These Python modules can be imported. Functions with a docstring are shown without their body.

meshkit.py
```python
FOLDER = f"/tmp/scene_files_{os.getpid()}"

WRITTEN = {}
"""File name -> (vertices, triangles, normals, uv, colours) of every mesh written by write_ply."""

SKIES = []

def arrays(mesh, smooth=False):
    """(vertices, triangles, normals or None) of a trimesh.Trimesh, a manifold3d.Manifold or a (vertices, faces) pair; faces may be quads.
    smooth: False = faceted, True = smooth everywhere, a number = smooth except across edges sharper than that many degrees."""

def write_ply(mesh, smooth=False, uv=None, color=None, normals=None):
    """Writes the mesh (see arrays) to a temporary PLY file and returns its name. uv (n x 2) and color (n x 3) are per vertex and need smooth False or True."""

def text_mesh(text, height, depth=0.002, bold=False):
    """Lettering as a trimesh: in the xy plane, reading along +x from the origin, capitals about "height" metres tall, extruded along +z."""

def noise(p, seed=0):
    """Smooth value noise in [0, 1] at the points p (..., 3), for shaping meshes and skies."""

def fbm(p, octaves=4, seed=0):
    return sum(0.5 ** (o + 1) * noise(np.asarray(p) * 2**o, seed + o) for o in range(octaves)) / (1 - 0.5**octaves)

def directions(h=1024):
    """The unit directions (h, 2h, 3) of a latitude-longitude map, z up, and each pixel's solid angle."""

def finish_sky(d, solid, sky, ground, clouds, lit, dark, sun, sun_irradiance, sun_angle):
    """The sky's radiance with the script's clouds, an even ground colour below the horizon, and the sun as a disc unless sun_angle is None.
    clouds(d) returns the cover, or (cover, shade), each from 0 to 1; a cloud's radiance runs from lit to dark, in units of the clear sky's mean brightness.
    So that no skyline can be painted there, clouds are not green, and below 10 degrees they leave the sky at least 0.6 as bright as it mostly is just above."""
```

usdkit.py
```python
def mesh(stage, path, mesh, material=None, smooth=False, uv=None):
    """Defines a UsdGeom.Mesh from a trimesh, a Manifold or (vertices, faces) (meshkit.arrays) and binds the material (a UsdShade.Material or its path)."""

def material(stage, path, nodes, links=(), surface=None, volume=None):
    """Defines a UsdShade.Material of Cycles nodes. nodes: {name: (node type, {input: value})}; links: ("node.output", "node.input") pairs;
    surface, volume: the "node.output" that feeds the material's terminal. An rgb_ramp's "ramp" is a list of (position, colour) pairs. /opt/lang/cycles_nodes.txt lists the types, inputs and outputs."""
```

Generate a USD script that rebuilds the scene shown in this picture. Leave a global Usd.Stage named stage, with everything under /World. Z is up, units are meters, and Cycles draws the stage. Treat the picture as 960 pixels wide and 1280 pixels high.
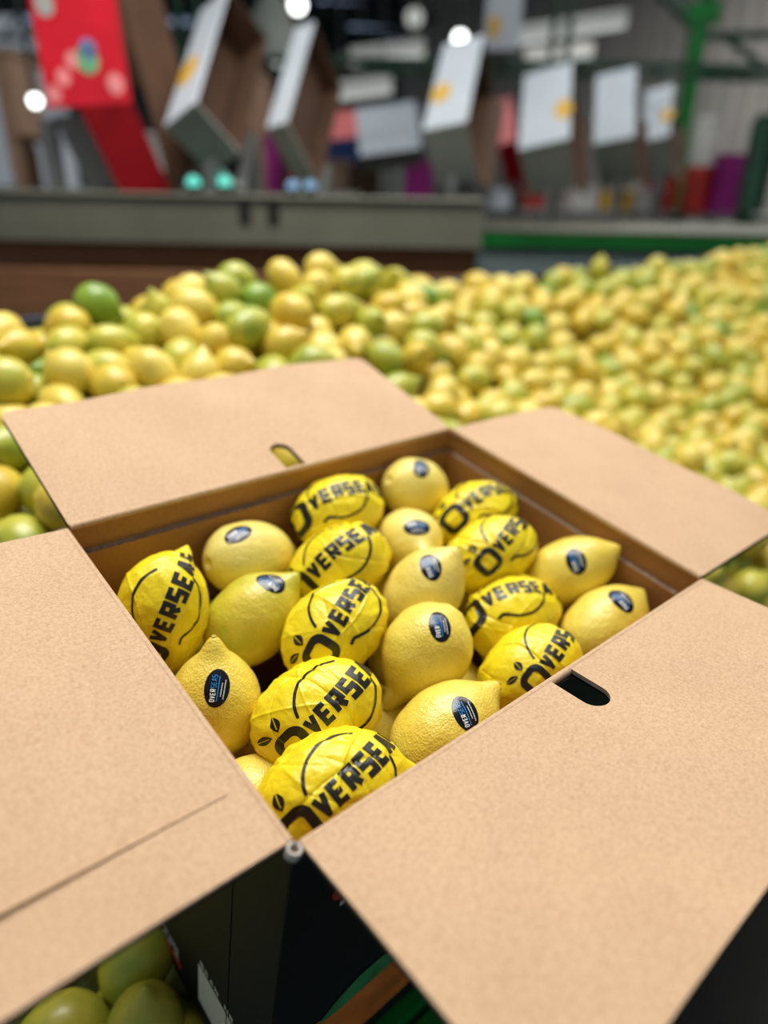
import math, numpy as np, trimesh, usdkit, meshkit
from pxr import Usd, UsdGeom, UsdLux, UsdShade, Gf, Sdf, Vt
from scipy.spatial.transform import Rotation as Rot
from scipy.spatial import cKDTree
from scipy.interpolate import RBFInterpolator
import shapely
from shapely.geometry import Polygon, LineString, Point, box as sbox
from shapely import affinity
from shapely.ops import unary_union

stage = Usd.Stage.CreateInMemory()
UsdGeom.SetStageUpAxis(stage, 'Z'); UsdGeom.SetStageMetersPerUnit(stage, 1.0)
UsdGeom.Xform.Define(stage, '/World'); UsdGeom.Scope.Define(stage, '/World/Looks')
rng = np.random.default_rng(7)

# ------------------------------------------------------------------ camera
FPX = 860.0                                     # focal length in pixels of the 960 x 1280 frame
PITCH, ROLL = math.radians(25.5), math.radians(1.0)
up = np.array([math.sin(ROLL), -math.cos(PITCH) * math.cos(ROLL), -math.sin(PITCH) * math.cos(ROLL)]); up /= np.linalg.norm(up)
yw = np.array([0, 0, 1.0]) - up * up[2]; yw /= np.linalg.norm(yw)
CM = np.array([np.cross(yw, up), yw, up])       # camera axes (right, down, ahead) -> world
CAM = np.array([0, 0, 1.45])
cam = UsdGeom.Camera.Define(stage, '/World/camera')
m = np.eye(4); m[:3, 0] = CM @ [1, 0, 0]; m[:3, 1] = CM @ [0, -1, 0]; m[:3, 2] = CM @ [0, 0, -1]; m[:3, 3] = CAM
cam.AddTransformOp().Set(Gf.Matrix4d(m.T.tolist()))
cam.CreateHorizontalApertureAttr(36.0); cam.CreateVerticalApertureAttr(48.0)
cam.CreateFocalLengthAttr(36.0 * FPX / 960); cam.CreateFStopAttr(3.0); cam.CreateFocusDistanceAttr(0.43)
cam.CreateClippingRangeAttr(Gf.Vec2f(0.03, 200)); cam.CreateExposureAttr(0.0)

# ------------------------------------------------------------------ light
dome = UsdLux.DomeLight.Define(stage, '/World/daylight_dome')
dome.CreateColorAttr(Gf.Vec3f(0.80, 0.90, 1.0)); dome.CreateIntensityAttr(0.075)
def rect_light(name, pos, rot, w, h, power, color):
    l = UsdLux.RectLight.Define(stage, '/World/' + name)
    l.CreateWidthAttr(w); l.CreateHeightAttr(h); l.CreateIntensityAttr(power); l.CreateColorAttr(Gf.Vec3f(*color))
    l.AddTranslateOp().Set(Gf.Vec3d(*pos)); l.AddRotateXYZOp().Set(Gf.Vec3f(*rot))
    return l
rect_light('packing_lamp_light', (-0.30, 1.15, 3.2), (-19, 0, 0), 1.2, 1.2, 14.0, (1.0, 0.965, 0.915))
rect_light('pile_lamp_light', (1.3, 2.2, 4.2), (0, 0, 0), 2.0, 1.0, 7.5, (1.0, 0.98, 0.94))
rect_light('line_lamp_light', (0.2, 4.6, 4.2), (0, 0, 0), 4.5, 1.2, 2.4, (0.95, 1.0, 1.0))
rect_light('wall_fill_light', (3.4, 7.2, 4.2), (0, 0, 0), 3.0, 1.2, 11.0, (1.0, 0.98, 0.95))  # unseen fill light added to brighten the grey cladding wall

# ------------------------------------------------------------------ helpers
used = {}
def path_for(name, parent='/World'):
    parent = str(parent.GetPath()) if hasattr(parent, 'GetPath') else parent
    k = (parent, name); n = used.get(k, -1) + 1; used[k] = n
    return f'{parent}/{name}' + (f'_{n:03d}' if n else '')
def tag(o, label=None, cat=None, group=None, kind=None):
    p = o.GetPrim() if hasattr(o, 'GetPrim') else o
    for k, v in (('label', label), ('category', cat), ('group', group), ('kind', kind)):
        if v: p.SetCustomDataByKey(k, v)
    return o
def thing(name, label, cat, mat=None, group=None, kind=None):
    x = UsdGeom.Xform.Define(stage, path_for(name))
    if mat is not None: x.AddTransformOp().Set(Gf.Matrix4d(np.asarray(mat, float).T.tolist()))
    return tag(x, label, cat, group, kind)
def part(parent, name, mesh, mat, smooth=False, label=None, kind=None):
    return tag(usdkit.mesh(stage, path_for(name, parent), mesh, mat, smooth=smooth), label=label, kind=kind)
def solo(name, mesh, mat, label=None, cat=None, group=None, kind=None, smooth=False, xf=None):
    o = usdkit.mesh(stage, path_for(name), mesh, mat, smooth=smooth)
    if xf is not None: o.AddTransformOp().Set(Gf.Matrix4d(np.asarray(xf, float).T.tolist()))
    return tag(o, label, cat, group, kind)
def xform(Rm=np.eye(3), t=(0, 0, 0)):
    a = np.eye(4); a[:3, :3] = Rm; a[:3, 3] = t; return a
def bx(x0, x1, y0, y1, z0, z1, c=0.0):
    """a box with chamfered edges (c) as a convex hull"""
    if c <= 0:
        b = trimesh.creation.box((x1 - x0, y1 - y0, z1 - z0)); b.apply_translation(((x0 + x1) / 2, (y0 + y1) / 2, (z0 + z1) / 2)); return b
    pts = []
    for x, sx in ((x0, 1), (x1, -1)):
        for y, sy in ((y0, 1), (y1, -1)):
            for z, sz in ((z0, 1), (z1, -1)):
                pts += [(x + sx * c, y + sy * c, z), (x + sx * c, y, z + sz * c), (x, y + sy * c, z + sz * c)]
    return trimesh.convex.convex_hull(np.array(pts))
def cat(*ms): return trimesh.util.concatenate([x for x in ms])
def bar(p, q, w, h=None, c=0.0):
    """a square bar from p to q"""
    p, q = np.asarray(p, float), np.asarray(q, float); h = h or w; L = np.linalg.norm(q - p)
    b = bx(-w / 2, w / 2, -h / 2, h / 2, 0, L, c); z = (q - p) / L
    x = np.cross((0, 1, 0) if abs(z[1]) < .9 else (1, 0, 0), z); x /= np.linalg.norm(x)
    b.apply_transform(xform(np.c_[x, np.cross(z, x), z], p)); return b
def lathe(prof, n=32):
    return trimesh.creation.revolve(np.array(prof, float), sections=n)
def tube(pts, r, n=10):
    pts = np.asarray(pts, float); t = np.gradient(pts, axis=0); t /= np.linalg.norm(t, axis=1, keepdims=True)
    a = np.cross(t, [0.123, 0.2, 0.97]); a /= np.linalg.norm(a, axis=1, keepdims=True); b = np.cross(t, a)
    ang = np.arange(n) * 2 * np.pi / n
    v = pts[:, None] + r * (np.cos(ang)[None, :, None] * a[:, None] + np.sin(ang)[None, :, None] * b[:, None])
    i, j = np.meshgrid(np.arange(len(pts) - 1), np.arange(n), indexing='ij')
    q = np.stack([i * n + j, i * n + (j + 1) % n, (i + 1) * n + (j + 1) % n, (i + 1) * n + j], -1).reshape(-1, 4)
    f = np.vstack([q[:, [0, 1, 2]], q[:, [0, 2, 3]]])
    caps = [[0, k + 1, k] for k in range(1, n - 1)] + [[(len(pts) - 1) * n, (len(pts) - 1) * n + k, (len(pts) - 1) * n + k + 1] for k in range(1, n - 1)]
    return trimesh.Trimesh(v.reshape(-1, 3), np.vstack([f, caps]), process=False)
def extrude(poly, h):
    if poly.geom_type == 'Polygon': polys = [poly]
    else: polys = list(poly.geoms)
    return cat(*[trimesh.creation.extrude_polygon(p, h, engine='earcut') for p in polys])
def ray_dir(u, v): return CM @ np.array([(u - 480) / FPX, (v - 640) / FPX, 1.0])
def aty(u, v, y):
    r = ray_dir(u, v); return CAM + r * (y / r[1])
def atd(u, v, d): return CAM + ray_dir(u, v) * d
def project(P):
    q = (np.asarray(P) - CAM) @ CM
    return np.stack([480 + FPX * q[..., 0] / q[..., 2], 640 + FPX * q[..., 1] / q[..., 2], q[..., 2]], -1)
def lin(*c):
    c = np.array(c, float) / 255.0
    return tuple(np.where(c <= 0.04045, c / 12.92, ((c + 0.055) / 1.055) ** 2.4))
def mix_rgb(a, b, t): return tuple(np.array(a) * (1 - t) + np.array(b) * t)

# ------------------------------------------------------------------ materials
def mat(name, nodes, links, surface='p.BSDF'):
    return usdkit.material(stage, '/World/Looks/' + name, nodes, links, surface=surface)
def plain(name, col, rough=0.5, metal=0.0, scale=9.0, var=0.25, spec=0.5, bump=0.0, bscale=200.0):
    nodes = {'tc': ('texture_coordinate', {}), 'n': ('noise_texture', {'scale': scale, 'detail': 4.0}),
             'r': ('rgb_ramp', {'ramp': [(0.3, mix_rgb(col, (0, 0, 0), var)), (0.7, mix_rgb(col, tuple(min(1, x * 1.25) for x in col), var))]}),
             'p': ('principled_bsdf', {'roughness': rough, 'metallic': metal, 'specular_ior_level': spec})}
    links = [('tc.object', 'n.vector'), ('n.fac', 'r.fac'), ('r.color', 'p.base_color')]
    if bump:
        nodes['bn'] = ('noise_texture', {'scale': bscale, 'detail': 3.0}); nodes['b'] = ('bump', {'strength': bump, 'distance': 0.001})
        links += [('tc.object', 'bn.vector'), ('bn.fac', 'b.height'), ('b.normal', 'p.normal')]
    return mat(name, nodes, links)
def glow(name, col, strength):
    return usdkit.material(stage, '/World/Looks/' + name, {'e': ('emission', {'color': col, 'strength': strength})}, [], surface='e.emission')

def kraft(name, a, b, rough=0.75, axis=0):
    """brown board: fibre flecks, faint corrugation shadow lines as relief"""
    nodes = {'tc': ('texture_coordinate', {}),
             'n': ('noise_texture', {'scale': 520.0, 'detail': 6.0, 'roughness': 0.75}),
             'm': ('mapping', {'scale': (1.0, 1.0, 1.0)}),
             'n2': ('noise_texture', {'scale': 18.0, 'detail': 4.0}),
             'r': ('rgb_ramp', {'ramp': [(0.25, mix_rgb(a, b, 1.0)), (0.5, mix_rgb(a, b, .45)), (0.75, a)]}),
             'r2': ('rgb_ramp', {'ramp': [(0.3, (0.93, 0.92, 0.91)), (0.7, (1, 1, 1))]}),
             'mx': ('mix', {'mix_type': 'multiply', 'fac': 1.0}),
             'w': ('wave_texture', {'wave_type': 'bands', 'bands_direction': 'xy'[axis], 'scale': 60.0, 'distortion': 0.6, 'detail': 2.0, 'detail_scale': 2.0}),
             'nb': ('noise_texture', {'scale': 420.0, 'detail': 4.0}),
             'mh': ('math', {'math_type': 'multiply_add', 'value2': 0.10}),
             'b': ('bump', {'strength': 0.35, 'distance': 0.0008}),
             'p': ('principled_bsdf', {'roughness': rough, 'specular_ior_level': 0.25})}
    links = [('tc.object', 'm.vector'), ('m.vector', 'n.vector'), ('m.vector', 'n2.vector'), ('m.vector', 'w.vector'), ('m.vector', 'nb.vector'),
             ('n.fac', 'r.fac'), ('n2.fac', 'r2.fac'), ('r.color', 'mx.color1'), ('r2.color', 'mx.color2'), ('mx.color', 'p.base_color'),
             ('w.fac', 'mh.value1'), ('nb.fac', 'mh.value3'), ('mh.value', 'b.height'), ('b.normal', 'p.normal')]
    return mat(name, nodes, links)

def lemon_mat(name, base, other, green=None, gpos=0.75, pore=650.0, bump=0.7, rough=0.36, var=0.0):
    """lemon peel: pores, blotchy ripeness, an optional green cast by noise"""
    ramp = [(0.3, other), (0.62, base)]
    if green is not None: ramp = [(0.25, green), (0.45, mix_rgb(green, base, .5)), (gpos, base)]
    nodes = {'tc': ('texture_coordinate', {}), 'oi': ('object_info', {}),
             'ad': ('vector_math', {'vector_math_type': 'add'}),
             'n': ('noise_texture', {'scale': 26.0, 'detail': 3.0}),
             'r': ('rgb_ramp', {'ramp': ramp}),
             'v': ('voronoi_texture', {'scale': pore, 'feature': 'smooth_f1', 'smoothness': 0.4}),
             'n3': ('noise_texture', {'scale': 300.0, 'detail': 3.0}),
             'mh': ('math', {'math_type': 'multiply_add', 'value2': 0.5}),
             'b': ('bump', {'strength': bump, 'distance': 0.0009}),
             'rp': ('rgb_ramp', {'ramp': [(0.0, (0.86, 0.83, 0.72)), (0.30, (1, 1, 1))]}),
             'mx': ('mix', {'mix_type': 'multiply', 'fac': 1.0}),
             'p': ('principled_bsdf', {'roughness': rough, 'specular_ior_level': 0.5, 'coat_weight': 0.3, 'coat_roughness': 0.25,
                                       'subsurface_weight': 0.06, 'subsurface_radius': (1.0, 0.7, 0.1), 'subsurface_scale': 0.004})}
    links = [('tc.object', 'n.vector'), ('n.fac', 'r.fac'), ('tc.object', 'v.vector'), ('tc.object', 'n3.vector'),
             ('v.distance', 'mh.value1'), ('n3.fac', 'mh.value3'), ('mh.value', 'b.height'), ('b.normal', 'p.normal'),
             ('v.distance', 'rp.fac'), ('r.color', 'mx.color1'), ('rp.color', 'mx.color2'), ('mx.color', 'p.base_color')]
    del nodes['ad'], nodes['oi']
    return mat(name, nodes, links)

M = {}
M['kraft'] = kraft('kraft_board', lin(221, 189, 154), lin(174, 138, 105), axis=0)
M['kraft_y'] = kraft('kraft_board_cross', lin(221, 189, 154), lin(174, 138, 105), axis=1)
M['kraft_in_shaded'] = kraft('kraft_inside_shaded', lin(184, 136, 84), lin(150, 106, 62), axis=0)  # same board, darkened so the carton's inner shade is in the colour
M['flute'] = plain('flute_paper', lin(206, 186, 164), 0.85, scale=150, var=0.25)
M['white_edge'] = plain('white_liner_edge', lin(215, 208, 200), 0.8, scale=300, var=0.2)
M['navy'] = plain('navy_print', lin(15, 17, 27), 0.55, spec=.3, scale=30, var=0.2, bump=0.15, bscale=300)
M['lemon'] = lemon_mat('peel_ripe', lin(238, 216, 92), lin(230, 200, 70))
M['lemon_pale'] = lemon_mat('peel_pale', lin(240, 222, 118), lin(236, 208, 92))
M['lemon_lime'] = lemon_mat('peel_greenish', lin(222, 202, 70), lin(205, 190, 55), green=lin(176, 178, 44), gpos=0.6)
M['nub_green'] = plain('stem_nub_green', lin(176, 188, 60), 0.5, scale=200, var=0.3)
M['nub'] = plain('stem_button', lin(196, 172, 74), 0.6, scale=300, var=0.4)
M['tissue'] = mat('yellow_tissue', {'tc': ('texture_coordinate', {}), 'n': ('noise_texture', {'scale': 60.0, 'detail': 5.0, 'roughness': 0.65}),
    'r': ('rgb_ramp', {'ramp': [(0.3, lin(236, 208, 22)), (0.7, lin(248, 228, 40))]}),
    'n2': ('noise_texture', {'scale': 110.0, 'detail': 5.0, 'roughness': 0.6, 'distortion': 0.8}), 'b': ('bump', {'strength': 0.45, 'distance': 0.002}),
    'p': ('principled_bsdf', {'roughness': 0.33, 'specular_ior_level': 0.5, 'subsurface_weight': 0.1, 'subsurface_scale': 0.003, 'subsurface_radius': (1.0, 0.7, 0.1)})},
    [('tc.object', 'n.vector'), ('n.fac', 'r.fac'), ('r.color', 'p.base_color'), ('tc.object', 'n2.vector'), ('n2.fac', 'b.height'), ('b.normal', 'p.normal')])
M['ink'] = plain('black_ink', lin(30, 27, 22), 0.38, scale=80, var=0.2)
M['sticker'] = plain('black_sticker', lin(12, 13, 18), 0.2, scale=40, var=0.1)
M['st_white'] = plain('sticker_white', lin(235, 238, 240), 0.3, var=0.0)
M['st_blue'] = plain('sticker_blue', lin(36, 122, 190), 0.3, var=0.0)
M['red_print'] = plain('red_print', lin(215, 60, 36), 0.45, var=0.15, scale=60)
M['white_print'] = plain('white_print', lin(225, 222, 210), 0.5, var=0.05, scale=60)
M['orange_print'] = plain('orange_print', lin(232, 130, 56), 0.45, var=0.45, scale=28)
M['leaf_print'] = plain('green_print', lin(64, 158, 96), 0.45, var=0.45, scale=40)
M['green_steel'] = plain('green_painted_steel', lin(16, 124, 46), 0.42, scale=7, var=0.3)
M['dark_green'] = plain('dark_green_steel', lin(22, 66, 44), 0.5, scale=7, var=0.3)
M['olive_steel'] = plain('olive_grey_steel', lin(118, 118, 102), 0.5, scale=3, var=0.3, bump=.1)
M['grey_steel'] = plain('grey_steel', lin(140, 142, 140), 0.4, metal=0.6, scale=6, var=0.25)
M['brown_wood'] = mat('brown_wood', {'tc': ('texture_coordinate', {}), 'mp': ('mapping', {'scale': (2.0, 30.0, 40.0)}), 'n': ('noise_texture', {'scale': 3.0, 'detail': 6.0, 'distortion': 1.0}),
    'r': ('rgb_ramp', {'ramp': [(0.3, lin(112, 72, 44)), (0.7, lin(150, 104, 68))]}), 'p': ('principled_bsdf', {'roughness': 0.6})},
    [('tc.object', 'mp.vector'), ('mp.vector', 'n.vector'), ('n.fac', 'r.fac'), ('r.color', 'p.base_color')])
M['blue_liner'] = plain('blue_grey_liner', lin(62, 74, 98), 0.45, scale=8, var=0.35, bump=.3, bscale=20)
M['pale_panel'] = plain('pale_grey_blue_panel', lin(140, 158, 158), 0.5, scale=5, var=0.2)
M['floor'] = plain('concrete_floor', lin(70, 67, 60), 0.7, scale=2.0, var=0.4, bump=.1, bscale=60)
M['wall'] = plain('grey_cladding', lin(176, 172, 166), 0.6, scale=1.5, var=0.2)
M['wall_dark'] = plain('dark_cladding', lin(74, 78, 74), 0.7, scale=1.0, var=0.4)
M['roof'] = plain('dark_roof_sheet', lin(52, 54, 64), 0.7, scale=1.0, var=0.4)
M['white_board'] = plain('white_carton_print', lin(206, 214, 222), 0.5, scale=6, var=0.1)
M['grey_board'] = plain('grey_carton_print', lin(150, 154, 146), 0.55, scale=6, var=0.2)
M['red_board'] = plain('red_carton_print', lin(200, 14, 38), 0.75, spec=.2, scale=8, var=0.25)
M['shaded_red_board'] = plain('shaded_red_carton_print', lin(150, 10, 24), 0.75, spec=.2, scale=8, var=0.25)  # the red print again, with the underside's shadow painted into it
M['brown_board'] = plain('brown_carton_board', lin(84, 56, 36), 0.85, scale=12, var=0.25)
M['yellow_print'] = plain('yellow_print', lin(236, 184, 52), 0.5, scale=20, var=0.15)
M['blue_print'] = plain('blue_print', lin(70, 100, 170), 0.5, scale=20, var=0.2)
M['pink_print'] = plain('pink_print', lin(226, 120, 120), 0.5, scale=20, var=0.2)
M['purple'] = plain('purple_plastic', lin(158, 30, 128), 0.45, scale=8, var=0.3)
M['white_plastic'] = plain('white_plastic', lin(222, 220, 214), 0.4, scale=8, var=0.1)
M['red_plastic'] = plain('red_plastic', lin(190, 50, 40), 0.45, scale=8, var=0.25)
M['teal_plastic'] = plain('teal_plastic', lin(60, 120, 112), 0.45, scale=8, var=0.25)
M['black_plastic'] = plain('black_plastic', lin(30, 30, 32), 0.45, scale=8, var=0.25)
M['tan'] = plain('tan_cardboard', lin(160, 128, 104), 0.8, scale=8, var=0.25)
M['lamp_glow'] = glow('lamp_glow', (0.95, 1.0, 0.97), 5.0)
M['tube_glow'] = glow('tube_glow', (0.95, 1.0, 0.95), 0.55)
M['teal_glow'] = glow('teal_glint_glow', (0.20, 0.95, 0.75), 1.1)  # glowing colour that paints a reflection, no real lamp
M['blue_glow'] = glow('pale_blue_glint_glow', (0.35, 0.62, 0.9), 0.8)  # likewise a painted reflection in pale blue
M['sky_glow'] = glow('skylight_glow', (0.34, 0.42, 0.62), 0.55)

# ------------------------------------------------------------------ shell of the shed
def struct(name, mesh, m, label=None): return tag(usdkit.mesh(stage, path_for(name), mesh, m), kind='structure', label=label)
struct('floor', bx(-9, 10, -3, 22.2, -0.1, 0), M['floor'], 'dark grey concrete floor of the packing shed')
struct('wall_back', bx(-9, 10, 22, 22.2, 0, 8), M['wall_dark'], 'dark far wall of the packing shed')
# right-hand wall of grey profiled cladding: ribs are real relief
ribs = [bx(0, .06, 0, 14.0, 0, 7.0)] + [bx(-.035, 0, 0.25 * k, 0.25 * k + .11, 0, 7.0, .012) for k in range(56)]
wr = cat(*ribs)
wr.apply_transform(xform(Rot.from_euler('z', 32, degrees=True).as_matrix(), (7.6, 4.2, 0)))
struct('wall_right', wr, M['wall'], 'grey ribbed cladding wall behind the packing line')
ZR = 4.9
roof = struct('ceiling', bx(-9, 10, 3.9, 22.2, ZR, ZR + .1), M['roof'], 'dark sheet roof over the packing shed')
for k in range(4):
    y = 12.5 + 2.6 * k
    part(roof, 'roof_beam', cat(bar((-9, y, ZR - .12), (10, y, ZR - .12), .16, .24), bar((-9, y, ZR - .75), (10, y, ZR - .75), .10, .10),
        *[bar((-8.4 + 1.4 * j, y, ZR - .75), (-7.7 + 1.4 * j, y, ZR - .1), .06) for j in range(13)]), M['dark_green'] if k % 2 else M['roof'])
for (u, v, du, dl) in ((190, 28, 70, .9), (215, 52, 60, .7), (300, 14, 55, .8), (150, 62, 40, .6), (430, 12, 60, .8), (470, 40, 60, .6), (60, 20, 50, .8), (520, 62, 70, .5), (690, 10, 60, .8)):
    r_ = ray_dir(u, v); q_ = CAM + r_ * ((ZR - 1.45) / r_[2]); w_ = du / FPX * q_[1] * 1.1
    m_ = bx(-w_ / 2, w_ / 2, -dl, dl, -.03, -.005); m_.apply_transform(xform(Rot.from_euler('z', 18, degrees=True).as_matrix(), (q_[0], q_[1], ZR)))
    tag(usdkit.mesh(stage, path_for('window'), m_, M['sky_glow']), kind='structure', label='pale blue translucent skylight strip in the dark roof')

# ------------------------------------------------------------------ loose lemons: shapes
def lemon_radius(th, L, S, nip=0.0075, stem=0.002, nw=0.17):
    """polar radius of a lemon around its centre; th = angle from the nipple end"""
    a, b = L / 2 - nip, S / 2
    c, s = np.abs(np.cos(th)), np.abs(np.sin(th))
    p = 2.15
    r = ((c / a) ** p + (s / b) ** p) ** (-1 / p)
    r = r + (nip + .0015) * np.exp(-(th / nw) ** 2) + 0.0045 * np.exp(-(th / 0.42) ** 2)
    q = np.pi - th
    return r + stem * np.exp(-(q / .26) ** 2) - 0.0035 * np.exp(-(q / .085) ** 2)
def lemon_r(d, L, S, seed, nip=.0075, stem=.002, amp=.0011):
    th = np.arccos(np.clip(d[..., 2], -1, 1))
    n = meshkit.fbm(d * 1.7 + seed * 3.1, 3, seed) - .5
    return lemon_radius(th, L, S, nip, stem) + amp * 2 * n
def polar_mesh(fn, nt=64, npf=80):
    t = np.linspace(0, 1, nt + 1); th = np.pi * t
    th = th - 0.32 * np.sin(2 * th) * 0.5                     # more rings towards both ends
    ph = np.arange(npf) * 2 * np.pi / npf
    d = np.stack([np.sin(th[1:-1])[:, None] * np.cos(ph), np.sin(th[1:-1])[:, None] * np.sin(ph), np.broadcast_to(np.cos(th[1:-1])[:, None], (nt - 1, npf))], -1).reshape(-1, 3)
    d = np.vstack([d, [0, 0, 1], [0, 0, -1]])
    v = d * fn(d)[:, None]
    i, j = np.meshgrid(np.arange(nt - 2), np.arange(npf), indexing='ij')
    q = np.stack([i * npf + j, (i + 1) * npf + j, (i + 1) * npf + (j + 1) % npf, i * npf + (j + 1) % npf], -1).reshape(-1, 4)
    N = (nt - 1) * npf; k = np.arange(npf); kk = (k + 1) % npf
    f = np.vstack([q[:, [0, 1, 2]], q[:, [0, 2, 3]], np.c_[np.full(npf, N), k, kk], np.c_[np.full(npf, N + 1), (nt - 2) * npf + kk, (nt - 2) * npf + k]])
    return trimesh.Trimesh(v, f, process=False)
def frame_from_z(z, spin=0.0):
    z = np.asarray(z, float); z = z / np.linalg.norm(z)
    x = np.cross((0, 0, 1) if abs(z[2]) < .9 else (1, 0, 0), z); x /= np.linalg.norm(x); y = np.cross(z, x)
    c, s = math.cos(spin), math.sin(spin)
    return np.c_[x * c + y * s, -x * s + y * c, z]

# ------------------------------------------------------------------ the carton's frame (solved from the photograph's vanishing points)
RBC = Rot.from_rotvec([2.0773, -0.6667, 0.5551]).as_matrix(); TBC = np.array([0.0148, 0.0341, 0.5294])
BR, BT = CM @ RBC, CM @ TBC + CAM
BX = xform(BR, BT)                               # carton: origin at the rim's centre, x along the long side, z up its walls
A, B_, H, T_ = 0.200, 0.149, 0.340, 0.0045
def box_w(p): return np.asarray(p) @ BR.T + BT
def to_box(p): return (np.asarray(p) - BT) @ BR
FLAPS = dict(back=(0.135, 0.160), right=(-0.013, 0.177), left=(0.047, 0.153), front=(0.155, 0.151))

# ------------------------------------------------------------------ bench and lemon pile
ea = np.array([BR[0, 0], BR[1, 0], 0]); ea /= np.linalg.norm(ea); en = np.array([ea[1], -ea[0], 0])   # along the bench, and out of it towards us
EDGE0 = box_w((-A, -B_, -H)); EDGE0[2] = 0
ZB = 0.775
def bench_xy(s, t): return EDGE0 + ea * s + en * t     # s along, t outwards
ctrl = [(0,385,.92),(100,380,.95),(200,372,1.0),(300,365,1.02),(400,350,1.1),(460,338,1.18),(560,325,1.45),(640,322,1.6),(760,318,1.8),(860,313,2.0),(960,308,2.1),
        (0,440,.85),(60,480,.78),(230,450,.88),(20,570,.7),(40,640,.66),(400,430,1.0),(480,470,1.05),(560,500,1.05),(620,450,1.25),(760,450,1.5),(900,420,1.7),
        (960,400,1.8),(700,500,1.2),(880,560,1.25),(960,600,1.2),(930,710,.95),(960,740,.92),(180,1200,.57),(80,1260,.55),(180,1270,.53)]
CP = np.array([atd(*c) for c in ctrl])
extra = [(-.95, .62, 1.29), (-.8, .45, 1.12), (-.7, .25, .93), (-.5, .22, .86), (-.45, .45, 1.05), (1.7, 2.55, 1.3), (1.9, 2.1, 1.18), (1.6, 1.6, 1.0), (1.2, 1.25, .93), (.9, 1.05, .93), (.12, .62, .93), (.1, .35, .84)]
CP = np.vstack([CP, extra])
rbf = RBFInterpolator(CP[:, :2], CP[:, 2], smoothing=2e-4, kernel='thin_plate_spline')
# the crest line and the bin's back board behind it
c0, c1 = np.array([-.52, .96]), np.array([1.16, 2.30])
ce = (c1 - c0) / np.linalg.norm(c1 - c0); cn = np.array([-ce[1], ce[0]])
def pile_h(xy):
    h = rbf(xy)
    over = (xy - c0) @ cn                       # past the crest the heap falls away to the board
    h = np.where(over > 0, np.minimum(h, 1.31 - 0.35 * over), h)
    return h - .020
SP = 0.0575
gx, gy = np.meshgrid(np.arange(-.95, 1.75, SP), np.arange(.12, 2.75, SP * .87))
gx = gx + (np.arange(gx.shape[0]) % 2)[:, None] * SP / 2
base = np.c_[gx.ravel(), gy.ravel()]
P = []
for k in range(3):
    q = base + rng.normal(0, .018, base.shape) + np.array([.028 * (k % 2), .018 * (k % 2)])
    z = pile_h(q) - .030 - k * .047 + rng.normal(0, .009, len(q))
    P.append(np.c_[q, z, np.full(len(q), k)])
P = np.vstack(P); layer = P[:, 3].astype(int); P = P[:, :3]
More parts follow.
